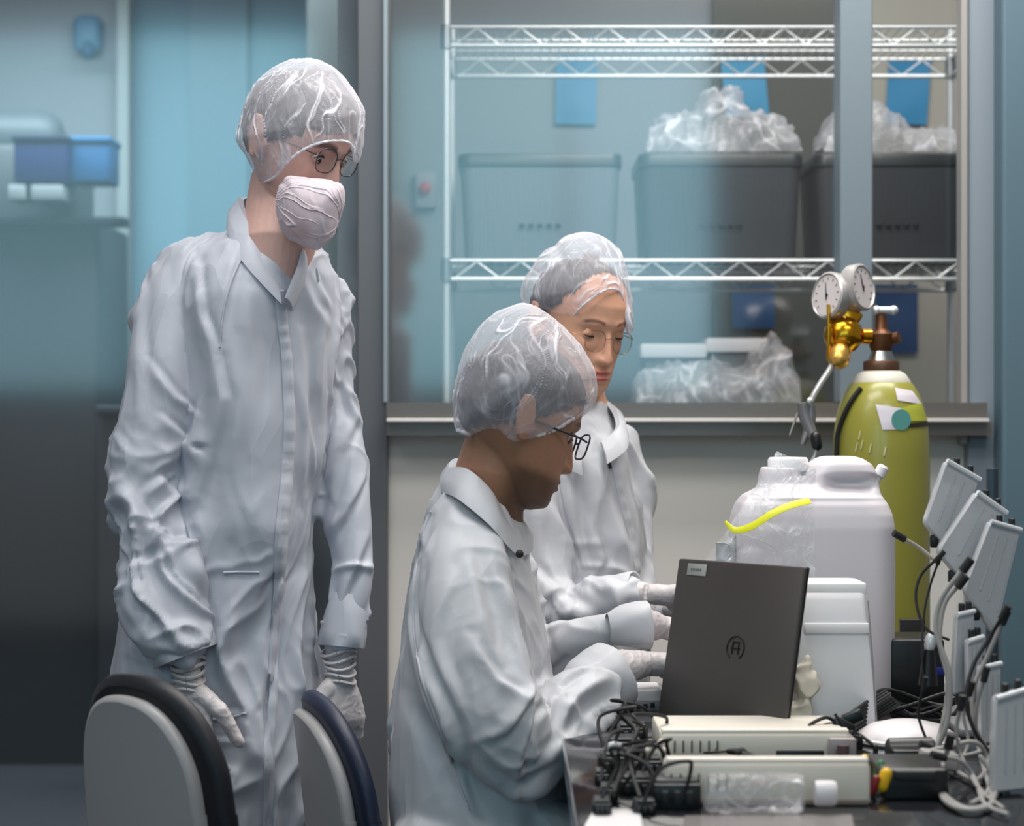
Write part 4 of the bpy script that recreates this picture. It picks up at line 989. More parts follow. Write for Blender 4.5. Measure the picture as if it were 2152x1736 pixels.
    inflate('hair_cap', 1215, 605, 3.94, [(1095, 612), (1105, 580), (1140, 530), (1165, 518), (1190, 498), (1230, 489), (1270, 498), (1304, 530), (1320, 575), (1327, 640), (1324, 700), (1260, 720), (1190, 692), (1150, 668), (1102, 640)], .118,
            M['cap'], r, cut=[(1180, 760), (1188, 690), (1208, 660), (1232, 636), (1262, 614), (1285, 607), (1302, 612), (1312, 640), (1317, 680), (1326, 712), (1360, 760)], crumple=.005, seed=41, freq=16, crown=(.25, -.2, 1),
            hem=[(1188, 690), (1208, 660), (1232, 636), (1262, 614), (1285, 607), (1302, 613), (1312, 640), (1317, 680), (1320, 700)], hem_r=.002)
    link('glove', hand_mesh(P(1385, 1250, D-.24), (1, -.15, -.08), (0, .5, .8), -1, (20, 24, 26, 30), 6, .92, P(1310, 1250, D-.21), wr=(.034, .030)), M['glove'], r, True, 180, fixn=False)
    link('glove', hand_mesh(P(1420, 1278, D-.14), (1, -.5, -.2), (0, .3, 1), 1, (25, 28, 30, 34), 6, .92, P(1395, 1275, D-.10), wr=(.031, .027)), M['glove'], r, True, 180, fixn=False)
    cuff(r, P(1296, 1253, D-.205), P(1340, 1246, D-.22)-P(1296, 1253, D-.205), .037, .03, .036, M['fabB'], .035)
    for hx, dd in ((1150, 0), (1290, .05)):
        b = P(hx, 2300, D+dd); link('shoe_cover', MB().ball(Vector((b.x+.04, b.y-.06, .05)), (.06, .125, .05), 20), M['fabB'], r)
person_c()

# ------------------------------------------------------------------ chairs in front
m_shell = mat('chair_shell_grey_white', (160, 158, 159), rough=.38)
m_rim = mat('chair_black_cushion', (20, 21, 28), rough=.5, bump=.05)
m_rimb = mat('chair_navy_cushion', (26, 34, 58), rough=.45, bump=.05)
def chair(loc, yaw, label, h=.86, W=.40, rim=None, lean=6):
    """moulded chair: light outer shell, padded dark back cushion that shows as a thick rim"""
    r = root('chair', (0, 0, 0), label, 'chair', 'shell chairs in front of the standing worker')
    zs = .48; zt = h
    def outline(grow=0.0, n=40):
        out = []; hw = W/2+grow
        pts = [(-hw*.80, zs), (-hw*.97, zs+.14), (-hw*.99, zt-.16)]
        for k in range(13):
            a = math.pi-math.pi*k/12; e = 2/2.4
            out.append((hw*.98*math.copysign(abs(math.cos(a))**e, math.cos(a)), zt-.17+(.17+grow)*abs(math.sin(a))**e))
        return pts+out+[(hw*.99, zt-.16), (hw*.97, zs+.14), (hw*.80, zs)]
    def shape(o, y0, y1, bulge, inset=.012):
        rings = []; sm = spline([Vector((a, b, 0)) for a, b in o], 3)
        cz = (zs+zt)/2
        for (k, yy) in ((1-inset*4, y0), (1-inset, y0+(y1-y0)*.12), (1, y0+(y1-y0)*.4), (1, y0+(y1-y0)*.7), (1-inset, y0+(y1-y0)*.9), (1-inset*4, y1)):
            rings.append([Vector((p.x*k, yy+1.1*p.x*p.x+math.tan(math.radians(lean))*(cz-p.y)*1.0, cz+(p.y-cz)*k)) for p in sm])
        mb = MB(); mb.rings(rings, caps=False)
        n = len(rings[0])
        for R_ in (rings[0], rings[-1]):
            h_ = n//2; rows = []
            for j in range(h_):
                a, b = R_[j], R_[n-1-j]; rows.append([a.lerp(b, t/8)+Vector((0, -1.1*((a.x*(1-t/8)+b.x*t/8)**2)*0+1.1*((a.x*(1-t/8)+b.x*t/8)**2)-1.1*a.x*a.x*(1-t/8)-1.1*b.x*b.x*t/8, 0)) for t in range(9)])
            mb.rings(rows, caps=False, closed=False)
        return mb
    # the sitter faces +y, so the shell faces the doorway
    link('back_shell', shape(outline(-.012), -.018, .004, .02), m_shell, r, True, 50)
    link('back_cushion', shape(outline(.016), -.002, .026, .02, .02), rim or m_rim, r, True, 50)
    st = MB(); st.box((0, .18, .46), (W*.98, .30, .05), None, .024); link('seat', st, rim or m_rim, r)
    link('seat_shell', MB().box((0, .18, .43), (W*.96, .31, .03), None, .014), m_shell, r)
    for sx in (-1, 1):
        for sy in (0.02, .42): link('leg', MB().tube([(sx*W*.36, .06+sy*.5, .42), (sx*W*.46, sy*.72-.01, .0)], [.014, .011], 12), M['steel'], r)
    r.location = loc; r.rotation_euler = (0, 0, math.radians(yaw))
    return r
c1 = P(285, 1448, 2.95); chair((c1.x+.006, 2.95, 0), -44, 'light shell chair with black cushion rim at the bottom left, back turned to us', h=c1.z+.006, W=.275)
c2 = P(636, 1486, 3.3); chair((c2.x+.02, 3.33, 0), -74, 'narrow view of a light shell chair with navy rim, on which the laptop worker sits', h=c2.z+.004, W=.33, rim=m_rimb)

# ------------------------------------------------------------------ table
ZT = .7625
m_top = mat('glossy_black_table_top', (28, 28, 32), rough=.12, coat=.3)
t_ = root('lab_table', (.68, 3.05, 0), 'black glossy lab table under the laptop and instruments', 'table')
link('table_top', MB().box((.705, 3.05, ZT-.0175), (1.27, 1.42, .035), None, .004), m_top, t_)
link('apron', MB().box((.705, 3.05, ZT-.085), (1.20, 1.34, .09), None, .003), mat('apron_grey', (78, 78, 82), rough=.5), t_)
for x in (.11, 1.29):
    for y in (2.40, 3.70): link('leg', MB().box((x, y, (ZT-.04)/2), (.05, .05, ZT-.04), None, .004), mat('table_leg_grey', (88, 88, 92), rough=.4), t_)
def T(px, py): # a point on the table top under this pixel
    D = F*(H-ZT)/(py-CY); return P(px, py, D)
def TZ(px, py, z):
    D = F*(H-z)/(py-CY); return P(px, py, D)

# ------------------------------------------------------------------ laptop
def laptop():
    BL, BR = TZ(1384, 1503, ZT+.02), TZ(1650, 1530, ZT+.02)
    BL = P(1384, 1503, 3.235); BR = P(1650, 1528, 3.05); BR.z = BL.z = ZT+.016
    hx = (BR-BL); W = hx.length; hx.normalize(); up0 = P(1437, 1171, 3.26)-BL; upv = (up0-hx*up0.dot(hx)).normalized(); n = hx.cross(upv)  # towards us
    hgt = .232
    r = root('laptop', (BL+BR)/2-Vector((0, 0, .016)), 'open dark grey laptop seen from behind its lid, small label at the lid corner', 'laptop')
    R3 = Matrix((hx, upv, n)).transposed()
    c = BL+hx*W/2+upv*hgt/2
    m_l = mat('laptop_lid_graphite', (88, 84, 82), rough=.4, metal=.6)
    lid = link('lid', MB().box(c, (W, hgt, .007), R3, .0035), m_l, r)
    link('lid_edge', MB().box(c-n*.0045, (W*1.004, hgt*1.006, .004), R3, .002), M['black'], r)
    link('screen', MB().box(c-n*.007, (W*.95, hgt*.92, .001), R3), mat('laptop_screen', (30, 34, 44), rough=.15), r)
    st = link('asset_label', MB().box(BL+upv*(hgt*.935)+hx*(W*.165)+n*.0042, (W*.155, hgt*.075, .0008), R3, .0003), mat('label_grey', (150, 152, 150), rough=.5), r)
    mk = MB(); [mk.box(BL+upv*(hgt*.935)+hx*(W*(.125+.018*k))+n*.0048, (W*.012, hgt*.016, .0004), R3) for k in range(5)]
    link('label_print', mk, mat('label_ink', (98, 98, 98), rough=.6), st)
    # round mark in the middle of the lid
    lg = MB(); lc = BL+hx*W*.555+upv*hgt*.475+n*.0042; rr = .0165
    for k in range(4):   # ring open at the bottom with two short legs
        pass
    arc = [lc+hx*rr*math.cos(a)+upv*rr*math.sin(a) for a in [math.radians(-60+k*10) for k in range(31)]]
    lg.tube(arc, .0009, 6)
    for sx in (-.35, .35): lg.box(lc+hx*(sx*rr)-upv*rr*.05, (.0018, rr*1.0, .0012), R3)
    lg.box(lc-upv*rr*.05, (rr*1.0, .0022, .0012), R3); lg.box(lc+upv*rr*.5, (rr*.8, .0018, .0012), R3)
    link('lid_mark', lg, mat('lid_mark', (40, 38, 38), rough=.3, metal=.6), lid)
    # base: keys towards the seated worker
    kd = Vector((-n.x, -n.y, 0)); kd = (kd-hx*kd.dot(hx)).normalized(); R2 = Matrix((hx, kd, Vector((0, 0, 1)))).transposed()
    if R2.determinant() < 0: R2 = Matrix((hx, kd, -Vector((0, 0, 1)))).transposed()
    dp = .22; bc = BL+hx*W/2+kd*(dp/2+.004); bc.z = ZT+.0105
    b = link('base', MB().box(bc, (W, dp, .015), R2, .003), M['black'], r)
    link('deck', MB().box(bc+Vector((0, 0, .008)), (W*.97, dp*.96, .001), R2), mat('laptop_deck', (62, 62, 64), rough=.5), r)
    ks = MB()
    for i in range(5):
        for j in range(13): ks.box(bc+Vector((0, 0, .0095))+hx*W*(-.43+.86*j/12)-kd*(dp*(.36-.1*i)), (W*.055, dp*.075, .002), R2, .0008)
    link('keyboard', ks, M['blackm'], r)
    link('hinge', MB().tube([BL+hx*W*.1-Vector((0, 0, .003)), BL+hx*W*.9-Vector((0, 0, .003))], .006, 14), M['black'], r)
    ft = MB(); [ft.box(bc+hx*W*sx*.42+kd*dp*sy*.42-Vector((0, 0, .0085)), (.02, .02, .004), R2, .001) for sx in (-1, 1) for sy in (-1, 1)]
    link('feet', ft, M['blackm'], r)
laptop()

# ------------------------------------------------------------------ instruments on the table
def front_box(name, x0, x1, yt, yb, depth, label, cat, m, group=None, bev=.004, D=None, yaw=0):
    """a box standing on the table whose front face is the given outline"""
    D = D or F*(H-ZT)/(yb-CY); a = P(x0, yb, D); b = P(x1, yt, D)
    r = root(name, ((a.x+b.x)/2, D+depth/2, ZT), label, cat, group); mb = MB()
    c = Vector(((a.x+b.x)/2, D+depth/2, (ZT+b.z)/2)); mb.box(c, (b.x-a.x, depth, b.z-ZT), None, bev)
    return r, mb, D, a, b
# white carton-like device behind the laptop (port hub)
r, mb, D, a, b = front_box('port_hub', 1300, 1392, 1450, 1503, .10, 'white box with a row of black ports left of the laptop lid', 'hub', M['white'], D=3.42)
link('hub_body', mb, M['white'], r)
hb = MB(); BX(hb, 1302, 1390, 1472, 1500, 3.418, .006, .001); link('port_panel', hb, mat('port_panel_grey', (150, 150, 152), rough=.4), r)
for k in range(5): link('port', BX(MB(), 1307+k*15, 1316+k*15, 1484-k*1.5, 1493-k*1.5, 3.415, .006, .001), M['black'], r)

# long cream instruments
def instrument(x0, x1, yt, yb, depth, label, seed, ribs=True, win=None):
    r, mb, D, a, b = front_box('cream_instrument', x0, x1, yt, yb, depth, label, 'instrument', M['cream'], 'cream bench instruments', .006)
    link('housing', mb, M['cream'], r)
    hgt = b.z-ZT; W = b.x-a.x
    link('top_rail', MB().box(((a.x+b.x)/2, D+.014, b.z+.002), (W*.985, .022, .006), None, .002), mat('rail_cream', (226, 220, 208), rough=.4), r)
    link('base_strip', MB().box(((a.x+b.x)/2, D-.0015, ZT+.005), (W*.97, .004, .006), None, .001), mat('strip_grey_brown', (128, 118, 110), rough=.5), r)
    g = MB()
    for k in range(7): g.box((a.x+W*(.03+.045*k), D-.001, ZT+hgt*.55), (.0022, .002, hgt*.42), None, .0005)
    link('vent_slots', g, mat('slot_shadow_brown', (92, 84, 78), rough=.6), r)
    if win:
        x_0, x_1, y_0, y_1 = win; w_ = BX(MB(), x_0, x_1, y_0, y_1, D-.003, .006, .001); link('display_window', w_, M['black'], r)
    for fx in (.06, .5, .94): link('foot', MB().box((a.x+W*fx, D+.02, ZT+.004), (.03, .03, .012), None, .002), M['black'], r)
    return r, D, a, b
i1 = instrument(1388, 1788, 1542, 1602, .18, 'long low cream instrument with a black display, behind the front one', 0, win=(1632, 1732, 1578, 1597))
i2 = instrument(1398, 1830, 1604, 1694, .05, 'front cream instrument nearest to us on the black table', 0)
for x0, x1 in ((1618, 1648), (1788, 1822)):
    pass
# end knob of the front instrument and star shaped fitting of the rear one
D = F*(H-ZT)/(1602-CY)
s_ = root('star_knob', T(1378, 1600), 'cream star shaped knob at the left end of the rear instrument', 'knob')
mb = MB()
for k in range(6):
    a = k*math.pi/3; c = P(1378, 1578, D-.01); mb.capsule([c, c+Vector((math.cos(a)*.014, 0, math.sin(a)*.014))], [.008, .004], 10)
link('star', mb, M['cream'], s_); link('hub', MB().tube([P(1378, 1578, D-.022), P(1378, 1578, D+.01)], .008, 16), M['cream'], s_)
link('peg', MB().tube([T(1378, 1600), P(1378, 1578, D-.01)], .003, 8), M['grey'], s_)

# clear bottle lying in front
b_ = root('clear_bottle', T(1600, 1712), 'clear ribbed plastic bottle lying on its side before the front instrument', 'bottle')
Db = F*(H-ZT)/(1712-CY)-.0; y_ = Db+.0; q0 = P(1480, 1668, Db); ax = Vector((1, 0, 0))
prof = [(.001, 0), (.018, 0), (.022, .004), (.023, .02)]+[(.0232+.0006*math.sin(k*1.9), .02+.005*k) for k in range(1, 18)]+[(.021, .112), (.012, .124), (.011, .132), (.0135, .133), (.0135, .147), (.001, .148)]
m_clear = veil_mat('clear_plastic', (206, 204, 208), lo=.14, hi=.62, scale=24, rough=.12, spec=.8)
link('bottle_body', MB().lathe(prof[:-5], (q0.x, Db, ZT+.0245), (1, 0, .0), 36), m_clear, b_)
link('bottle_cap', MB().lathe([(.001, .126), (.0135, .126), (.0145, .13), (.0145, .146), (.013, .15), (.001, .15)], (q0.x, Db, ZT+.0245), (1, 0, 0), 30), mat('frosted_cap', (206, 202, 206), rough=.4), b_)

# probe pen across the instruments
p_ = root('probe', TZ(1580, 1600, ZT+.06), 'black test probe lying slanted across the cream instruments', 'probe')
zt2 = i2[3].z+.010
pp = [P(1480, 1582, 2.86), P(1530, 1579, 2.85), P(1556, 1582, 2.82), P(1600, 1604, 2.74), P(1640, 1622, 2.70), P(1678, 1642, 2.66)]
link('probe_body', MB().tube(spline(pp[1:], 6), [.0035+.0022*math.sin(math.pi*k/24) for k in range(25)], 12), M['black'], p_)
link('probe_collar', MB().lathe([(.001, 0), (.0065, 0), (.0075, .004), (.0065, .012), (.001, .012)], pp[2], pp[3]-pp[2]), M['blackm'], p_)
link('probe_cable', MB().tube(spline([pp[1], pp[0], P(1505, 1578, 2.9), P(1490, 1550, 3.0), P(1476, 1530, 3.06)], 6), .0017, 8), M['blackm'], p_)

# paper corner at the near edge of the table
pc = root('paper_sheet', T(1300, 1734), 'corner of a white paper sheet at the near left edge of the table', 'paper')
mb = MB(); q = [T(1228, 1740), T(1250, 1700), T(1345, 1706), T(1352, 1760), T(1232, 1762)]; mb.prism([p+Vector((0, 0, .0006)) for p in q], (0, 0, .0012)); link('sheet', mb, M['white'], pc, False)
pc2 = root('plastic_sheet', T(1600, 1726), 'glossy translucent sheet under the lying bottle at the bottom edge', 'sheet')
mb = MB(); q = [T(1440, 1716), T(1790, 1714), T(1800, 1765), T(1430, 1765)]; mb.prism([p+Vector((0, 0, .0004)) for p in q], (0, 0, .0010)); link('film', mb, mat('film_grey', (138, 132, 132), rough=.15), pc2, False)

# ------------------------------------------------------------------ black tangle at the left end of the table
rnd = random.Random(5)
mods = [(1258, 1330, 1592, 1632, .05), (1270, 1350, 1560, 1590, .06), (1345, 1392, 1600, 1628, .05), (1300, 1372, 1640, 1672, .05), (1372, 1474, 1648, 1702, .06), (1262, 1300, 1660, 1690, .04), (1300, 1362, 1530, 1556, .05), (1330, 1380, 1690, 1712, .03), (1246, 1286, 1690, 1716, .04), (1250, 1282, 1628, 1650, .04), (1384, 1440, 1632, 1652, .03)]
places = ['nearest the table corner', 'behind it, under the laptop base', 'touching the rear cream instrument', 'in the middle of the black tangle', 'wide one at the left end of the front instrument', 'small one at the table edge', 'beneath the laptop front corner', 'flat one beside the paper sheet', 'at the very corner beside the paper', 'small one on the table edge behind the corner one', 'small one in front of the star knob']
for i, (x0, x1, yt, yb, dp) in enumerate(mods):
    r, mb, D, a, b = front_box('black_module', x0, x1, yt, yb, dp, 'black electronics block '+places[i], 'electronics block', M['black'], 'black electronics blocks at the table end', .003)
    link('case', mb, M['black'], r)
    pl = MB(); w_ = (b.x-a.x)
    for k in range(3): pl.box((a.x+w_*(.25+.25*k), D-.004, ZT+(b.z-ZT)*.5), (w_*.14, .010, (b.z-ZT)*.5), None, .001)
    link('connector', pl, M['blackm'], r)
    link('case_lid', MB().box(((a.x+b.x)/2, D+dp/2, b.z+.002), (w_*.86, dp*.8, .004), None, .0015), mat('module_grey', (52, 53, 56), rough=.35), r)
wl = [(1262, 1648, 1288, 1600, 'nearest to the paper sheet'), (1290, 1620, 1360, 1585, 'looping over the blocks'), (1275, 1690, 1335, 1655, 'curling at the table corner'), (1320, 1600, 1390, 1560, 'running under the laptop'), (1340, 1650, 1410, 1625, 'crossing to the cream instrument'),
      (1268, 1575, 1330, 1548, 'beside the seated worker'), (1300, 1670, 1380, 1690, 'along the front edge'), (1350, 1700, 1440, 1690, 'before the wide block'), (1255, 1700, 1300, 1668, 'standing up at the paper sheet'), (1320, 1640, 1290, 1690, 'dropping to the front edge'), (1385, 1660, 1300, 1630, 'lying across the middle'), (1400, 1640, 1345, 1700, 'hooked over the wide block'), (1270, 1560, 1385, 1540, 'along the laptop base')]
for i, (x0, y0, x1, y1, pl_) in enumerate(wl):
    a = T(x0, y0+12)+Vector((0, 0, .01)); b = T(x1, y1+12)+Vector((0, 0, .02)); m_ = (a+b)/2
    pts = [a, a.lerp(m_, .5)+Vector((rnd.uniform(-.02, .02), 0, .035+.01*rnd.random())), m_+Vector((rnd.uniform(-.03, .03), rnd.uniform(-.03, .0), .045)), m_.lerp(b, .5)+Vector((rnd.uniform(-.02, .02), 0, .03)), b]
    o = link('black_cable', MB().tube(spline(pts, 8), .0024, 8), M['blackm'], None); tag(o, 'short black cable '+pl_, 'cable', 'black cables in the tangle')
for i, (px, py, lab) in enumerate(((1290, 1610, 'pale plastic clip lying on the rear black blocks'),)):
    a = T(px, py+10); o = root('pale_clip', a, lab, 'clip')
    link('clip_arm', MB().tube(spline([a+Vector((-.016, 0, .022)), a+Vector((-.004, -.005, .032)), a+Vector((.008, 0, .03)), a+Vector((.018, .004, .02))], 6), [.003+.003*math.sin(math.pi*k/18) for k in range(19)], 10), mat('clip_pale', (190, 192, 194), rough=.3), o)

# ------------------------------------------------------------------ white device, jerrycan, round lid
def white_device():
    D = 3.16
    r = root('bench_device', (P(1750, 0, D).x, D+.07, ZT), 'white tapered bench device between the laptop and the white canister', 'device')
    mb = MB(); rows = [(1532, 1655, 1846, .15), (1440, 1668, 1842, .15), (1360, 1674, 1834, .148), (1330, 1676, 1830, .146), (1262, 1684, 1822, .14), (1250, 1686, 1822, .13), (1228, 1694, 1818, .10)]
    rings = []
    for py, xl, xr, dp in rows:
        a = P(xl, py, D); b = P(xr, py, D); z = max(a.z, ZT); y0 = D+(.15-dp)*.5; br = .008; c = ((a.x+b.x)/2, y0+dp/2); hw = (b.x-a.x)/2; hd = dp/2; ring = []
        for (sx, sy, a0) in ((1, 1, 0), (-1, 1, 90), (-1, -1, 180), (1, -1, 270)):
            for k in range(5):
                t = math.radians(a0+k*22.5); ring.append((c[0]+sx*(hw-br)+math.cos(t)*br, c[1]+sy*(hd-br)+math.sin(t)*br, z))
        rings.append(ring)
    mb.rings(rings); link('device_body', mb, M['white'], r, True, 30)
    link('top_plate', BX(MB(), 1690, 1822, 1226, 1250, D+.012, .10, .003), mat('device_top_bright', (238, 236, 236), rough=.4), r)
    link('front_band', BX(MB(), 1690, 1828, 1310, 1332, D-.002, .02, .003), mat('device_band', (232, 230, 230), rough=.4), r)
    link('side_seam', MB().tube([P(1824, 1262, D+.0), P(1832, 1360, D-.0), P(1843, 1525, D-.0)], .0011, 6), mat('seam_grey', (150, 146, 148), rough=.5), r)
white_device()

def canister():
    D = 3.40
    r = root('canister', (P(1720, 0, D).x, D+.09, ZT), 'big white plastic canister with moulded handle standing before the green cylinder', 'canister')
    def ring(py, xl, xr, d0, d1, br):
        a = P(xl, py, D); b = P(xr, py, D); z = a.z; c = ((a.x+b.x)/2, D+(d0+d1)/2); hw = (b.x-a.x)/2; hd = (d1-d0)/2; br = min(br, hw*.95, hd*.95); out = []
        for (sx, sy, a0) in ((1, 1, 0), (-1, 1, 90), (-1, -1, 180), (1, -1, 270)):
            for k in range(7):
                t = math.radians(a0+k*15); out.append((c[0]+sx*(hw-br)+math.cos(t)*br, c[1]+sy*(hd-br)+math.sin(t)*br, z))
        return out
    yb = CY+F*(H-ZT)/D
    mb = MB(); mb.rings([ring(yb, 1566, 1880, .01, .19, .03), ring(yb-8, 1556, 1888, 0, .2, .035), ring(1200, 1552, 1890, 0, .2, .035), ring(1110, 1553, 1889, 0, .2, .035), ring(1085, 1558, 1886, .003, .197, .038), ring(1062, 1566, 1878, .008, .19, .042),
              ring(1046, 1578, 1868, .018, .18, .045), ring(1034, 1600, 1850, .03, .17, .045), ring(1022, 1620, 1838, .04, .16, .04)])
    mb.rings([ring(1040, 1700, 1866, .035, .165, .03), ring(1000, 1706, 1862, .04, .16, .035), ring(978, 1718, 1850, .045, .155, .035), ring(966, 1734, 1832, .055, .145, .03), ring(961, 1750, 1815, .07, .13, .02)])
    mb.rings([ring(1050, 1604, 1702, .05, .15, .04), ring(1000, 1612, 1698, .055, .145, .04), ring(985, 1616, 1697, .06, .14, .038)])
    me = remesh(mb, .0028, 5); co = get_co(me)
    # hand hole pressed into the handle block
    px, py = project(co); hole = np.exp(-((px-1792)/52)**4-((py-1016)/17)**4)*(co[:, 1] < D+.10); co[:, 1] += hole*.022
    band = np.exp(-((py-1046)/5.0)**2)*(co[:, 1] < D+.06); co[:, 1] -= band*.003
    set_co(me, co); m_can = mat('translucent_white_hdpe', (208, 203, 208), rough=.4, sss=.1)
    link('canister_body', me, m_can, r, True, 180, fixn=False)
    c = P(1656, 985, D+.10); link('screw_cap', MB().lathe([(.001, -.004), (.031, -.004), (.032, .0), (.032, .014), (.029, .018), (.001, .019)], c, (0, 0, 1), 36), mat('cap_white', (236, 234, 236), rough=.35), r)
    k = P(1846, 1002, D+.10); link('vent_plug', MB().lathe([(.006, -.012), (.006, .0), (.0095, .002), (.0095, .016), (.006, .02), (.001, .02)], k, (.5, 0, 1), 20), M['white'], r)
canister()
# clear bag with yellow strip hanging over the canister shoulder
def strip_bag():
    r = root('clear_bag', P(1580, 1200, 3.33), 'clear plastic bag with yellow seal strip draped against the canister', 'bag')
    TL, TR, BR_, BL_ = P(1612, 955, 3.36), P(1712, 1000, 3.34), P(1705, 1240, 3.33), P(1462, 1215, 3.30)
    c0, c1_, c2_, c3_ = P(1632, 948, 3.38), P(1715, 985, 3.36), P(1712, 1235, 3.36), P(1455, 1215, 3.33)
    def fn(u, v, off=0.0):
        a = c0.lerp(c3_, v)+Vector((.012*math.sin(v*math.pi), 0, .012*math.sin(v*math.pi))); b = c1_.lerp(c2_, v); p = a.lerp(b, u)
        q = np.array([[p.x*28+off, p.z*28, off*3]]); n = float(vnoise(q)[0]); n2 = float(vnoise(q*2.3)[0])
        p.y += -.010*math.sin(u*math.pi)-.010*(abs(n))-.003*abs(n2)+off; return p
    mb = MB(); mb.grid(lambda u, v: fn(u, v), 40, 44); mb.grid(lambda u, v: fn(1-u, v, .010), 40, 44)
    film = link('bag_film', mb, veil_mat('seal_bag_film', (228, 230, 236), lo=.10, hi=.62, scale=11, stretch=(1, 1, 1), rough=.12, spec=.9, width=.03), r, True, 180, fixn=False)
    ys = spline([P(1524, 1096, 3.315), P(1545, 1114, 3.305), P(1580, 1106, 3.29), P(1622, 1080, 3.28), P(1662, 1062, 3.28), P(1702, 1052, 3.29)], 6)
    link('seal_strip', MB().tube(ys, [.0012]*len(ys), 10, ref=(0, -1, 0), ry=[.0024+.0040*math.sin(math.pi*min(1, k/14)*.5) for k in range(len(ys))]), mat('yellow_strip', (222, 222, 30), rough=.45), r)
strip_bag()
o = root('tablet', P(1525, 1150, 3.5), 'thin black tablet edge leaning behind the laptop lid', 'tablet')
mb = MB(); a, b = P(1505, 1178, 3.44), P(1549, 1124, 3.44); a2 = a+(a-b)*.6; mb.prism([a2, b, b+Vector((.002, .0, -.018)), a2+Vector((.018, 0, -.004))], (0, .01, 0)); link('tablet_case', mb, M['black'], o, False)
link('tablet_face', BX(MB(), 1505, 1548, 1140, 1180, 3.452, .006, .001), M['grey'], o)

# crumpled cream glove by the laptop edge
g_ = root('crumpled_glove', T(1688, 1506), 'crumpled cream glove standing behind the right edge of the laptop', 'glove')
Dg = 3.13
mb = MB(); mb.ball(P(1694, 1440, Dg), (.018, .016, .024), 20); mb.capsule([P(1690, 1410, Dg), P(1697, 1380, Dg)], [.010, .003], 12); mb.capsule([P(1682, 1520, Dg), P(1690, 1470, Dg)], [.018, .013], 14); mb.ball(P(1672, 1500, Dg), (.014, .014, .02), 14)
me = remesh(mb, .0022, 2); co = get_co(me); no = get_no(me); n = np.clip(1-np.abs(vnoise(co*55))*2, 0, 1)-.4; set_co(me, co+no*(n*.006)[:, None])
link('glove_latex', me, mat('cream_latex', (216, 208, 192), rough=.5), g_, True, 180, fixn=False)

o = root('round_lid', T(1905, 1588), 'white domed round lid lying behind the black adapter', 'lid')
c = T(1905, 1560); link('dome', MB().lathe([(.001, 0), (.068, 0), (.071, .004), (.066, .014), (.05, .024), (.025, .030), (.001, .031)], c, (0, 0, 1), 48), mat('lid_white', (232, 226, 228), rough=.35), o)
link('lid_rim', MB().lathe([(.069, .001), (.073, .003), (.073, .007), (.069, .009), (.069, .001)], c, (0, 0, 1), 48), M['white'], o)

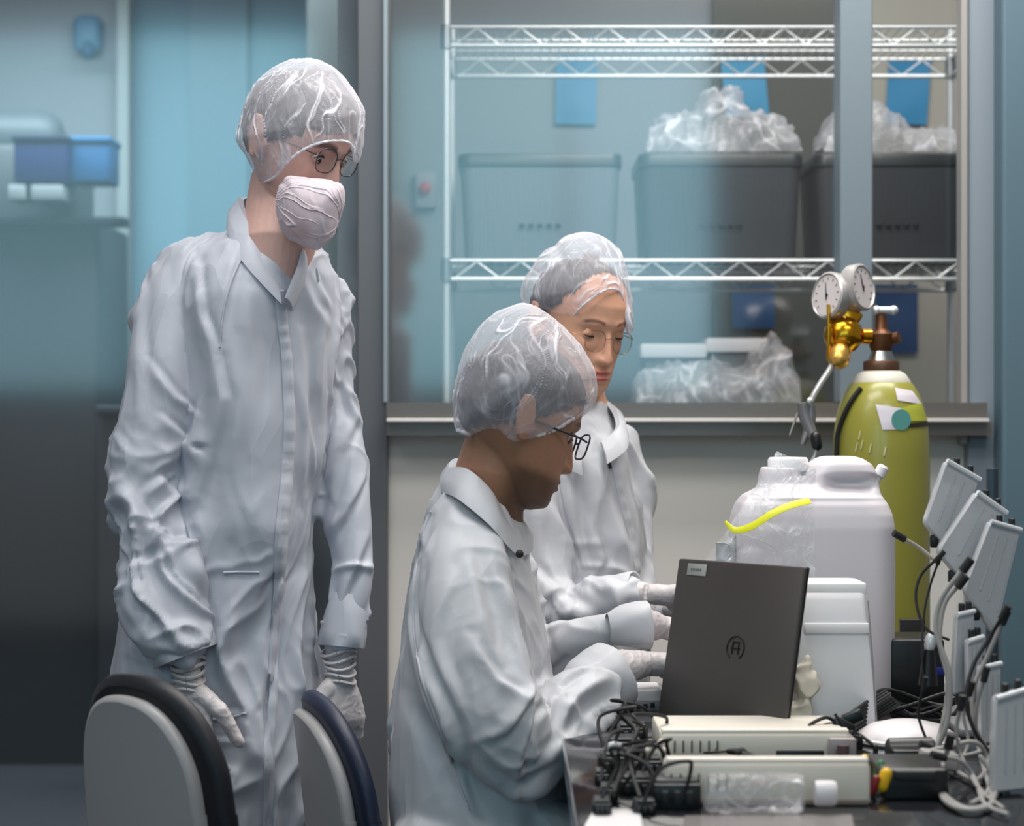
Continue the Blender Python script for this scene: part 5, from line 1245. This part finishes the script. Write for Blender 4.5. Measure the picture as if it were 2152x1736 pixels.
# ------------------------------------------------------------------ gas cylinder with regulator
def cylinder():
    D = 4.12; cx = 1852; c = P(cx, 0, D); s = D/F; R0 = 101*s
    r = root('gas_cylinder', (c.x, D, 0), 'yellow green gas cylinder with brass regulator standing by the window sill', 'gas cylinder')
    z = lambda py: H-(py-CY)*s
    m_g = mat('yellow_green_enamel', (148, 144, 58), rough=.32, var=.05, coat=.2)
    prof = [(.001, .002), (R0*.97, .002), (R0, .012), (R0, z(960)), (R0*.985, z(920)), (R0*.95, z(888)), (R0*.89, z(858)), (R0*.80, z(832)), (R0*.66, z(808)), (R0*.56, z(800)), (.001, z(799))]
    link('tank', MB().lathe(prof, (c.x, D, 0), n=64), m_g, r, True, 60)
    link('neck_band', MB().lathe([(R0*.62, z(812)), (R0*.60, z(800)), (R0*.50, z(786)), (R0*.40, z(780)), (.001, z(779))], (c.x, D, 0), n=48), mat('white_neck_tape', (206, 202, 190), rough=.5), r)
    link('neck_ring', MB().lathe([(.001, z(786)), (36*s, z(786)), (38*s, z(780)), (38*s, z(762)), (35*s, z(758)), (.001, z(757))], (c.x, D, 0), n=40), mat('brown_neck_ring', (92, 64, 46), rough=.4, metal=.4), r)
    v = link('valve', MB().lathe([(.001, z(758)), (24*s, z(757)), (20*s, z(742)), (22*s, z(736)), (25*s, z(728)), (25*s, z(702)), (18*s, z(696)), (13*s, z(690)), (11*s, z(662)), (.001, z(660))], (c.x, D, 0), n=32), M['bronze'], r)
    link('valve_nut', MB().lathe([(.001, z(760)), (30*s, z(760)), (22*s, z(738)), (.001, z(737))], (c.x, D, 0), n=28), M['steel'], r)
    hw = MB(); hw.tube([P(1836, 652, D), P(1884, 652, D)], 8*s, 14); [hw.ball(P(x, 652, D), 10*s, 12) for x in (1842, 1878)]; link('valve_handwheel', hw, M['chrome'], r)
    link('valve_outlet', MB().tube([P(1868, 715, D), P(1890, 708, D-.01)], 12*s, 16), M['bronze'], r)
    # regulator
    rg = bpy.data.objects.new('regulator', None); COL.objects.link(rg); rg.parent = r
    bc = P(1772, 704, D-.02)
    body = MB().lathe([(.001, -.03), (.026, -.028), (.034, -.016), (.036, .0), (.036, .006), (.030, .016), (.022, .024), (.001, .028)], bc, (-.35, -.9, -.12), 40)
    rb = link('regulator_body', body, M['brass'], None); 
    rb.parent = r; rb.matrix_parent_inverse = Matrix.Translation(-Vector(r.location)); bpy.data.objects.remove(rg)
    kb = MB().lathe([(.001, .02), (.017, .02), (.020, .03), (.019, .05), (.012, .058), (.001, .06)], bc+Vector((-.002, 0, -.01)), (-.2, -.5, -.75), 28)
    link('adjusting_knob', kb, mat('knob_pale_brass', (226, 178, 92), rough=.35, metal=.8), rb)
    link('inlet_stem', MB().lathe([(.001, 0), (.009, 0), (.009, .012), (.014, .014), (.015, .03), (.009, .034), (.009, .05), (.001, .05)], P(1796, 706, D-.01), P(1850, 708, D)-P(1796, 706, D-.01), 20), M['brass'], rb)
    link('brass_block', MB().box(P(1786, 668, D-.01), (.035, .03, .035), Matrix.Rotation(.6, 3, 'Y'), .005), M['brass'], rb)
    link('relief_pipe', MB().tube([P(1741, 640, D-.04), P(1742, 700, D-.045), P(1740, 758, D-.04)], .0032, 10), M['brass'], rb)
    for (px, py, yaw, lab) in ((1747, 622, -58, 'left gauge facing left'), (1803, 605, 52, 'right gauge')):
        gc = P(px, py, D-.02); ax = Vector((math.sin(math.radians(yaw)), -math.cos(math.radians(yaw)), .12)).normalized()
        g = link('gauge', MB().lathe([(.001, -.016), (.040, -.016), (.044, -.010), (.044, .010), (.040, .013), (.038, .009), (.001, .009)], gc, ax, 44), mat('gauge_case', (190, 186, 184), rough=.3, metal=.4), rb)
        link('gauge_face', MB().lathe([(.001, .0092), (.0375, .0092), (.0375, .0105), (.001, .0105)], gc, ax, 40), mat('gauge_dial', (206, 198, 198), rough=.4), g)
        u, vv = frame_of(ax, (0, 0, 1)); nd = MB(); nd.tube([gc+ax*.0118-u*.008, gc+ax*.0118+u*.024+vv*.006], [.0014, .0006], 6); nd.tube([gc+ax*.011, gc+ax*.0125], .003, 10)
        for k in range(11):
            a = math.radians(-135+27*k); dr = u*math.cos(a)+vv*math.sin(a); nd.tube([gc+ax*.0112+dr*.028, gc+ax*.0112+dr*.033], .0006, 4)
        link('needle_and_scale', nd, M['black'], g)
        link('gauge_stem', MB().tube([gc-ax*.004-Vector((0, 0, .04)), P(1776, 670, D-.015)], .0065, 12), M['brass'], rb)
    # outlet hose and its grey coupling
    link('outlet_hose', MB().tube(spline([P(1755, 750, D-.03), P(1745, 775, D-.05), P(1722, 810, D-.08), P(1706, 840, D-.10), P(1700, 860, D-.1)], 8), .0062, 14), mat('hose_grey', (140, 140, 142), rough=.35, metal=.3), rb)
    # stickers on the shoulder
    def on_shell(px, py, lift=.0012):
        zz = z(py); x = (px-cx)*s; rr = np.interp(zz, [p[1] for p in prof[2:10]], [p[0] for p in prof[2:10]])+lift; x = max(-rr*.98, min(rr*.98, x)); return Vector((c.x+x, D-math.sqrt(max(rr*rr-x*x, 1e-7)), zz))
    def sticker(name, poly, col, nrm=None):
        xs = [p[0] for p in poly]; ys = [p[1] for p in poly]; mb = MB()
        A, B, C_, E = [Vector((*p, 0)) for p in poly]
        def fn(u, v, l): q = A.lerp(B, u).lerp(E.lerp(C_, u), v); return on_shell(q.x, q.y, l)
        mb.grid(lambda u, v: fn(u, v, .0016), 10, 8); mb.grid(lambda u, v: fn(1-u, v, .0004), 10, 8)
        return link(name, mb, mat(name+'_paper', col, rough=.5), r, True, 180, fixn=False)
    sticker('white_label', [(1868, 815), (1908, 822), (1930, 850), (1872, 842)], (216, 208, 214))
    sticker('hazard_sticker', [(1826, 850), (1880, 858), (1884, 902), (1838, 902)], (206, 200, 208))
    sticker('green_sticker', [(1878, 858), (1925, 846), (1944, 884), (1892, 884)], (176, 180, 60))
    sticker('black_line', [(1888, 890), (1944, 886), (1945, 895), (1890, 898)], (44, 36, 18))
    dd = MB(); cc = on_shell(1877, 882, .003); dd.lathe([(.001, 0), (.019, 0), (.019, .0012), (.001, .0012)], cc, (cc-Vector((c.x, D, cc.z))), 28); link('round_badge', dd, mat('teal_badge', (92, 158, 150), rough=.4), r)
    mk = MB(); [mk.tube([on_shell(x, y, .001), on_shell(x-4, y+18, .001)], .0016, 6) for x, y in ((1796, 905), (1800, 925), (1790, 930), (1816, 932), (1845, 938))]; link('scratches', mk, mat('worn_paint', (206, 200, 150), rough=.5), r)
    hs = MB(); hs.tube(spline([on_shell(1800, 815, .006), on_shell(1776, 850, .006), on_shell(1757, 900, .006), on_shell(1752, 950, .006), on_shell(1751, 1100, .006)], 6), .0045, 10); link('hanging_lead', hs, M['blackm'], r)
cylinder()
# hand clamp hanging from the hose
k_ = root('hose_clamp', P(1700, 900, 4.0), 'grey hand clamp with black tip on the hose left of the gas cylinder', 'clamp')
m_cl = mat('clamp_grey', (120, 118, 120), rough=.35, metal=.4)
for nm, pts, rr in (('clamp_jaw', [P(1688, 846, 4.0), P(1694, 880, 4.0), P(1712, 925, 3.99)], [.010, .012, .009]), ('clamp_arm', [P(1706, 850, 4.0), P(1702, 890, 4.0), P(1686, 935, 3.99)], [.007, .010, .004])):
    link(nm, MB().tube(spline(pts, 5), list(np.interp(np.linspace(0, 2, 11), [0, 1, 2], rr)), 12), m_cl, k_)
link('black_tip', MB().capsule([P(1714, 918, 3.985), P(1717, 936, 3.985)], .010, 14), M['black'], k_)
link('pivot', MB().ball(P(1702, 842, 3.985), .006, 12), M['chrome'], k_)
link('thin_tube', MB().tube(spline([P(1716, 940, 3.985), P(1712, 960, 3.98), P(1700, 985, 3.97), P(1690, 1060, 3.95)], 6), .004, 8), M['grey'], k_)
link('release_tag', MB().tube([P(1676, 868, 4.01), P(1660, 915, 4.01)], [.010, .003], 10, ry=[.002, .002]), mat('tag_frosted', (150, 148, 148), rough=.4), k_)

# ------------------------------------------------------------------ lead bundle with clips
ends = [(1692, 1552), (1720, 1560), (1702, 1530), (1745, 1548), (1768, 1556), (1790, 1540), (1808, 1550), (1840, 1570)]
names = ['leftmost, curling down beside the laptop', 'second from the laptop, in a low arch', 'lying flat toward the instrument', 'ending near the yellow plug', 'over the middle of the bundle', 'bent in a tight loop', 'touching the round white lid', 'dropping over the black adapter']
rnd = random.Random(3)
for i, (ex, ey) in enumerate(ends):
    a = P(1862+i*4, 1452+i*4, 3.25-.02*i); e = P(ex, ey, 2.98); kx = 1768+rnd.uniform(-14, 14)
    pts = [a, P(1830, 1470+7*i, 3.18), P(1800, 1490+8*i, 3.10), P(kx, 1515+3*i, 3.02)]
    if i in (0, 1): pts += [P(1735-14*i*0, 1508+16*i, 3.0), P(ex+10, ey-28, 2.99), P(ex, ey-10, 2.98), e]
    else: pts += [P((kx+ex)/2, 1525+3*i, 3.0), e]
    o = root('test_lead', e, 'black test lead '+names[i], 'cable', 'black test leads in a bundle')
    link('lead_cable', MB().tube(spline(pts, 7), .0026, 8), M['blackm'], o)
    link('lead_plug', MB().capsule([pts[-1], pts[-1]+Vector((0, -.0, -.014))], .0036, 10), M['black'], o)
o = root('cable_clip', P(1775, 1532, 3.0), 'black spring clip holding the test leads together', 'clip')
mb = MB(); mb.box(P(1772, 1528, 3.0), (.03, .02, .02), Matrix.Rotation(.5, 3, 'Y'), .004); mb.box(P(1792, 1508, 3.02), (.028, .018, .016), Matrix.Rotation(-.4, 3, 'Y'), .003); link('clip_jaw', mb, M['black'], o)
link('clip_lever', MB().tube([P(1770, 1540, 2.99), P(1755, 1500, 2.99)], [.004, .002], 8), M['black'], o)
# coiled black leads heap at the foot of the cylinder
for k in range(7):
    c = P(1925+8*(k % 3), 1470+k*6, 3.32); pts = [c+Vector((.062*math.cos(a)*(1-.06*k), -.03*math.sin(a), .012*math.sin(2*a+k)-.004*k)) for a in [2*math.pi*j/24 for j in range(25)]]
    tag(link('coiled_lead', MB().tube(pts, .0032, 8), M['blackm'], None), 'coil of black lead in the heap before the gas cylinder, layer %s' % ('one two three four five six seven'.split()[k])+' from the top', 'cable', 'coiled black leads')
o = root('black_case', P(1915, 1500, 3.4), 'black instrument case behind the coiled leads', 'case')
link('case_body', MB().box((P(1918, 0, 3.45).x, 3.47, ZT+.055), (.085, .12, .11), None, .006), M['black'], o)
link('case_panel', BX(MB(), 1892, 1945, 1302, 1440, 3.60, .02, .002), mat('panel_dark_brown', (40, 34, 32), rough=.4), o)
link('blue_stripe', BX(MB(), 1935, 1998, 1402, 1420, 3.405, .006, .001), mat('blue_stripe', (28, 40, 120), rough=.4), o)
# black adapter and camera-like block
o = root('black_adapter', T(1910, 1600), 'black cylinder shaped adapter lying beside the round lid', 'adapter')
link('adapter_body', MB().tube([P(1862, 1578, 2.92), P(1868, 1578, 2.92), P(1958, 1576, 2.92), P(1964, 1576, 2.92)], [.012, .017, .017, .012], 24), mat('adapter_dark', (52, 52, 54), rough=.35), o)
link('adapter_stand', MB().box(T(1912, 1604)+Vector((0, .0, .004)), (.05, .03, .03), None, .003), M['black'], o)
r, mb, D, a, b = front_box('black_instrument_box', 1850, 1995, 1616, 1712, .12, 'big black box at the right front of the table under the grey cables', 'box', M['black'], bev=.006, D=2.62)
link('box_body', mb, M['black'], r); link('box_grip', MB().box(((a.x+b.x)/2, D-.003, ZT+.03), (.05, .008, .012), None, .003), M['blackm'], r)
for px, py, col, lab, d in ((1812, 1606, (232, 190, 20), 'small yellow plug beside the rear instrument', 2.70), (1857, 1638, (232, 182, 20), 'larger yellow plug at the end of the front instrument', 2.62), (1836, 1650, (120, 20, 30), 'dark red plug under the larger yellow plug', 2.61), (1846, 1618, (30, 110, 60), 'green plug between the yellow plugs', 2.66), (1770, 1556, (214, 214, 40), 'tiny yellow green plug under the spring clip', 2.95)):
    p = P(px, py, d); o = root('banana_plug', p, lab, 'plug', 'coloured banana plugs')
    link('plug_body', MB().capsule([p+Vector((-.002, 0, -.008)), p+Vector((.003, 0, .007))], .0072 if px == 1857 else .0052, 14), mat('plug_%d' % px, col, rough=.35), o)
    link('plug_lead', MB().tube(spline([p+Vector((-.002, 0, -.008)), p+Vector((.004, .004, -.022)), Vector((p.x+.02, p.y+.02, ZT+.008))], 6), .003, 8), M['blackm'], o)
r, mb, D, a, b = front_box('relay_block', 1742, 1800, 1552, 1598, .05, 'grey brown relay block at the right end of the rear instrument', 'relay', M['grey'], bev=.003, D=2.90)
link('relay_body', mb, mat('relay_grey', (150, 140, 140), rough=.3), r); link('relay_coil', MB().tube([P(1772, 1566, 2.893), P(1772, 1590, 2.893)], .008, 16), mat('coil_brown', (88, 70, 70), rough=.4), r)

# ------------------------------------------------------------------ clear modules on a stand at the right
st = root('module_stand', (P(2085, 0, 3.2).x, 3.2, ZT), 'dark steel stand carrying the tilted clear modules at the right', 'stand')
link('stand_pole', MB().tube([(P(2085, 0, 3.2).x, 3.2, ZT), P(2085, 985, 3.2)], .009, 14), mat('stand_dark', (50, 66, 78), rough=.4), st)
link('stand_foot', MB().box((P(2085, 0, 3.2).x, 3.2, ZT+.006), (.12, .14, .012), None, .004), M['grey'], st)
m_mod = mat('frosted_grey_module', (196, 198, 202), rough=.22, alpha=.86, spec=.7)
m_edge_highlight = mat('module_edge_highlight', (214, 218, 222), rough=.2)  # highlight on the module edges, put in as a pale strip
mods = [('first', (1990, 968), (2060, 1008), (1998, 1166), (1944, 1100), 3.12, 'topmost tilted frosted module, left of the others'), ('second', (2054, 1034), (2116, 1078), (2056, 1262), (1970, 1160), 3.08, 'second tilted frosted module, overlapping the topmost one'),
        ('third', (2082, 1096), (2146, 1114), (2092, 1338), (2026, 1240), 3.04, 'third tilted frosted module at the right edge'), ('fourth', (2012, 1292), (2048, 1284), (2044, 1452), (2004, 1462), 3.0, 'narrow upright module below the tilted ones'),
        ('fifth', (2034, 1348), (2066, 1338), (2062, 1470), (2036, 1476), 2.97, 'narrow upright module in front of the other narrow one'), ('sixth', (2060, 1404), (2104, 1394), (2100, 1560), (2062, 1566), 2.94, 'upright module with bright top edge above the grey cable loops'),
        ('seventh', (2094, 1468), (2160, 1448), (2160, 1660), (2086, 1668), 2.64, 'largest frosted module at the bottom right corner')]
for nm, tl, tr, br, bl, Dm, lab in mods:
    th = .030; A = P(*tl, Dm); B = P(*tr, Dm+.02); Cc = P(*br, Dm+.02); E = P(*bl, Dm)
    r = root('clear_module', (A+B+Cc+E)/4-Vector((0, 0, (A.z-Cc.z)/2)), lab, 'module', 'frosted modules on the stand')
    mb = MB(); n_ = Vector((0, th, 0)); body = [A, B, Cc, E]; cen = (A+B+Cc+E)/4
    def rr_(k, o): return [cen+(p-cen)*k+n_*o for p in body]
    def rnd_ring(q):
        out = []
        for i in range(4):
            p0, p, p1 = q[i-1], q[i], q[(i+1) % 4]; d0 = (p0-p); d1 = (p1-p); e = min(d0.length, d1.length)*.12; d0.normalize(); d1.normalize()
            for t in (0, .33, .66, 1): out.append((p+d0*e).lerp(p, t).lerp(p.lerp(p+d1*e, t), t))
        return out
    mb.rings([rnd_ring(rr_(.95, 0)), rnd_ring(rr_(1, .12)), rnd_ring(rr_(1, .88)), rnd_ring(rr_(.95, 1))])
    link('module_case', mb, m_mod, r, True, 40)
    link('edge_highlight', MB().tube([A+Vector((0, -.001, 0)), B+Vector((0, -.001, 0))], .0034, 8), m_edge_highlight, r)
    rb = MB(); [rb.tube([A.lerp(B, t).lerp(E.lerp(Cc, t), .12)+Vector((0, -.0008, 0)), A.lerp(B, t).lerp(E.lerp(Cc, t), .8)+Vector((0, -.0008, 0))], .0012, 6) for t in (.35, .62, .9)]
    link('ribs', rb, mat('module_rib', (176, 180, 184), rough=.2), r)
    pg = MB(); pg.box(E.lerp(Cc, .4)-Vector((0, -.01, .008)), (.012, .012, .018), None, .003); link('plug_socket', pg, M['black'], r)
    tp = MB(); [tp.box(A.lerp(B, t)+Vector((0, .012, .006)), (.008, .01, .014), None, .002) for t in (.35, .75)]; link('top_pin', tp, M['black'], r)
# grey and black cables hanging from the modules
gc_ = mat('grey_cable_jacket', (150, 148, 146), rough=.45)
cables = [([(1995, 1560), (1985, 1600), (1972, 1640), (1985, 1682), (2030, 1702), (2080, 1692), (2092, 1640), (2060, 1590)], 2.75, 9, gc_, 'round grey cable loop standing at the bottom right'),
          ([(1975, 1590), (2020, 1600), (2050, 1640), (2070, 1690), (2120, 1712)], 2.72, 8, gc_, 'grey cable slanting through the round loop'),
          ([(2040, 1450), (2025, 1500), (2035, 1560), (2018, 1600)], 2.86, 6, gc_, 'thin grey cable between the upright modules and the connector'),
          ([(2020, 1225), (1985, 1270), (1975, 1350), (1992, 1430), (1985, 1500), (1968, 1580), (1975, 1640)], 3.0, 8, gc_, 'grey cable hanging from the second module in a long S'),
          ([(2030, 1190), (1978, 1260), (1968, 1330), (1996, 1420), (1990, 1520), (1960, 1600), (1975, 1660), (2030, 1700), (2085, 1690)], 2.9, 9, gc_, 'thick grey cable ending in a big loop at the bottom'),
          ([(2110, 1300), (2075, 1380), (2045, 1450), (2050, 1530), (2080, 1590), (2078, 1660), (2040, 1690)], 2.88, 8, gc_, 'grey cable behind the upright modules'),
          ([(2070, 1420), (2050, 1500), (2058, 1580), (2075, 1640), (2088, 1690)], 2.85, 7, gc_, 'grey cable running straight down beside the sixth module'),
          ([(1940, 1600), (1990, 1610), (2050, 1640), (2075, 1600), (2050, 1560), (1990, 1570), (1945, 1580)], 2.82, 8, gc_, 'grey cable coiled flat above the black box'),
          ([(1950, 1570), (2000, 1590), (2060, 1580), (2100, 1560)], 2.84, 7, gc_, 'grey cable crossing to the right edge'),
          ([(2020, 1480), (2010, 1540), (2025, 1600), (2060, 1660), (2110, 1700)], 2.8, 7, gc_, 'grey cable slanting to the bottom right corner'),
          ([(1892, 1128), (1930, 1150), (1965, 1178)], 3.2, 7, mat('pale_tube', (176, 166, 158), rough=.4), 'pale tube from the canister to the tilted modules'),
          ([(1972, 1172), (1935, 1210), (1925, 1260), (1945, 1320), (1995, 1345)], 3.08, 5, M['blackm'], 'black cable curving left of the second module'),
          ([(1974, 1176), (1955, 1230), (1942, 1290), (1938, 1370), (1942, 1440)], 3.1, 4, M['blackm'], 'thin black cable hanging straight before the gas cylinder'),
          ([(2110, 1290), (2080, 1340), (2045, 1400), (2030, 1470), (2050, 1540), (2095, 1600)], 2.83, 7, M['blackm'], 'thick black cable across the upright modules'),
          ([(1942, 1440), (1930, 1500), (1945, 1550)], 3.0, 5, M['blackm'], 'short black cable dropping behind the adapter')]
for pts, d, rp, m_, lab in cables:
    q = [P(x, y, min(d+.010*math.sin(i*1.3), F*(H-ZT-.007)/max(y-CY, 1))) for i, (x, y) in enumerate(pts)]
    o = root('grey_cable' if m_ is gc_ else 'cable', q[-1], lab, 'cable', 'cables hanging from the modules')
    link('jacket', MB().tube(spline(q, 8), rp/F*d*.62, 10), m_, o)
    dr = (q[0]-q[1]).normalized(); link('plug', MB().tube([q[0]-dr*.008, q[0]+dr*.012], rp/F*d*1.1, 12), M['blackm'], o)
o = root('power_strip', T(1990, 1640), 'grey connector block holding the grey cables', 'connector')
link('strip_body', MB().box(P(1972, 1596, 2.80), (.048, .03, .022), Matrix.Rotation(.12, 3, 'Y'), .005), gc_, o)
link('strip_foot', MB().box((P(1972, 0, 2.80).x, 2.80, (ZT+P(0, 1597, 2.8).z)/2), (.02, .02, P(0, 1597, 2.8).z-ZT), None, .002), M['black'], o)
o = root('wire_nut', P(1955, 1350, 3.12), 'small shiny metal connector on the black cable left of the modules', 'connector')
link('metal_shell', MB().lathe([(.001, 0), (.006, 0), (.008, .006), (.008, .018), (.005, .024), (.001, .024)], P(1952, 1366, 3.1), (.2, 0, 1), 16), M['chrome'], o)
link('boot', MB().tube([P(1952, 1366, 3.1), P(1950, 1440, 3.1)], [.008, .014], 12), M['black'], o)
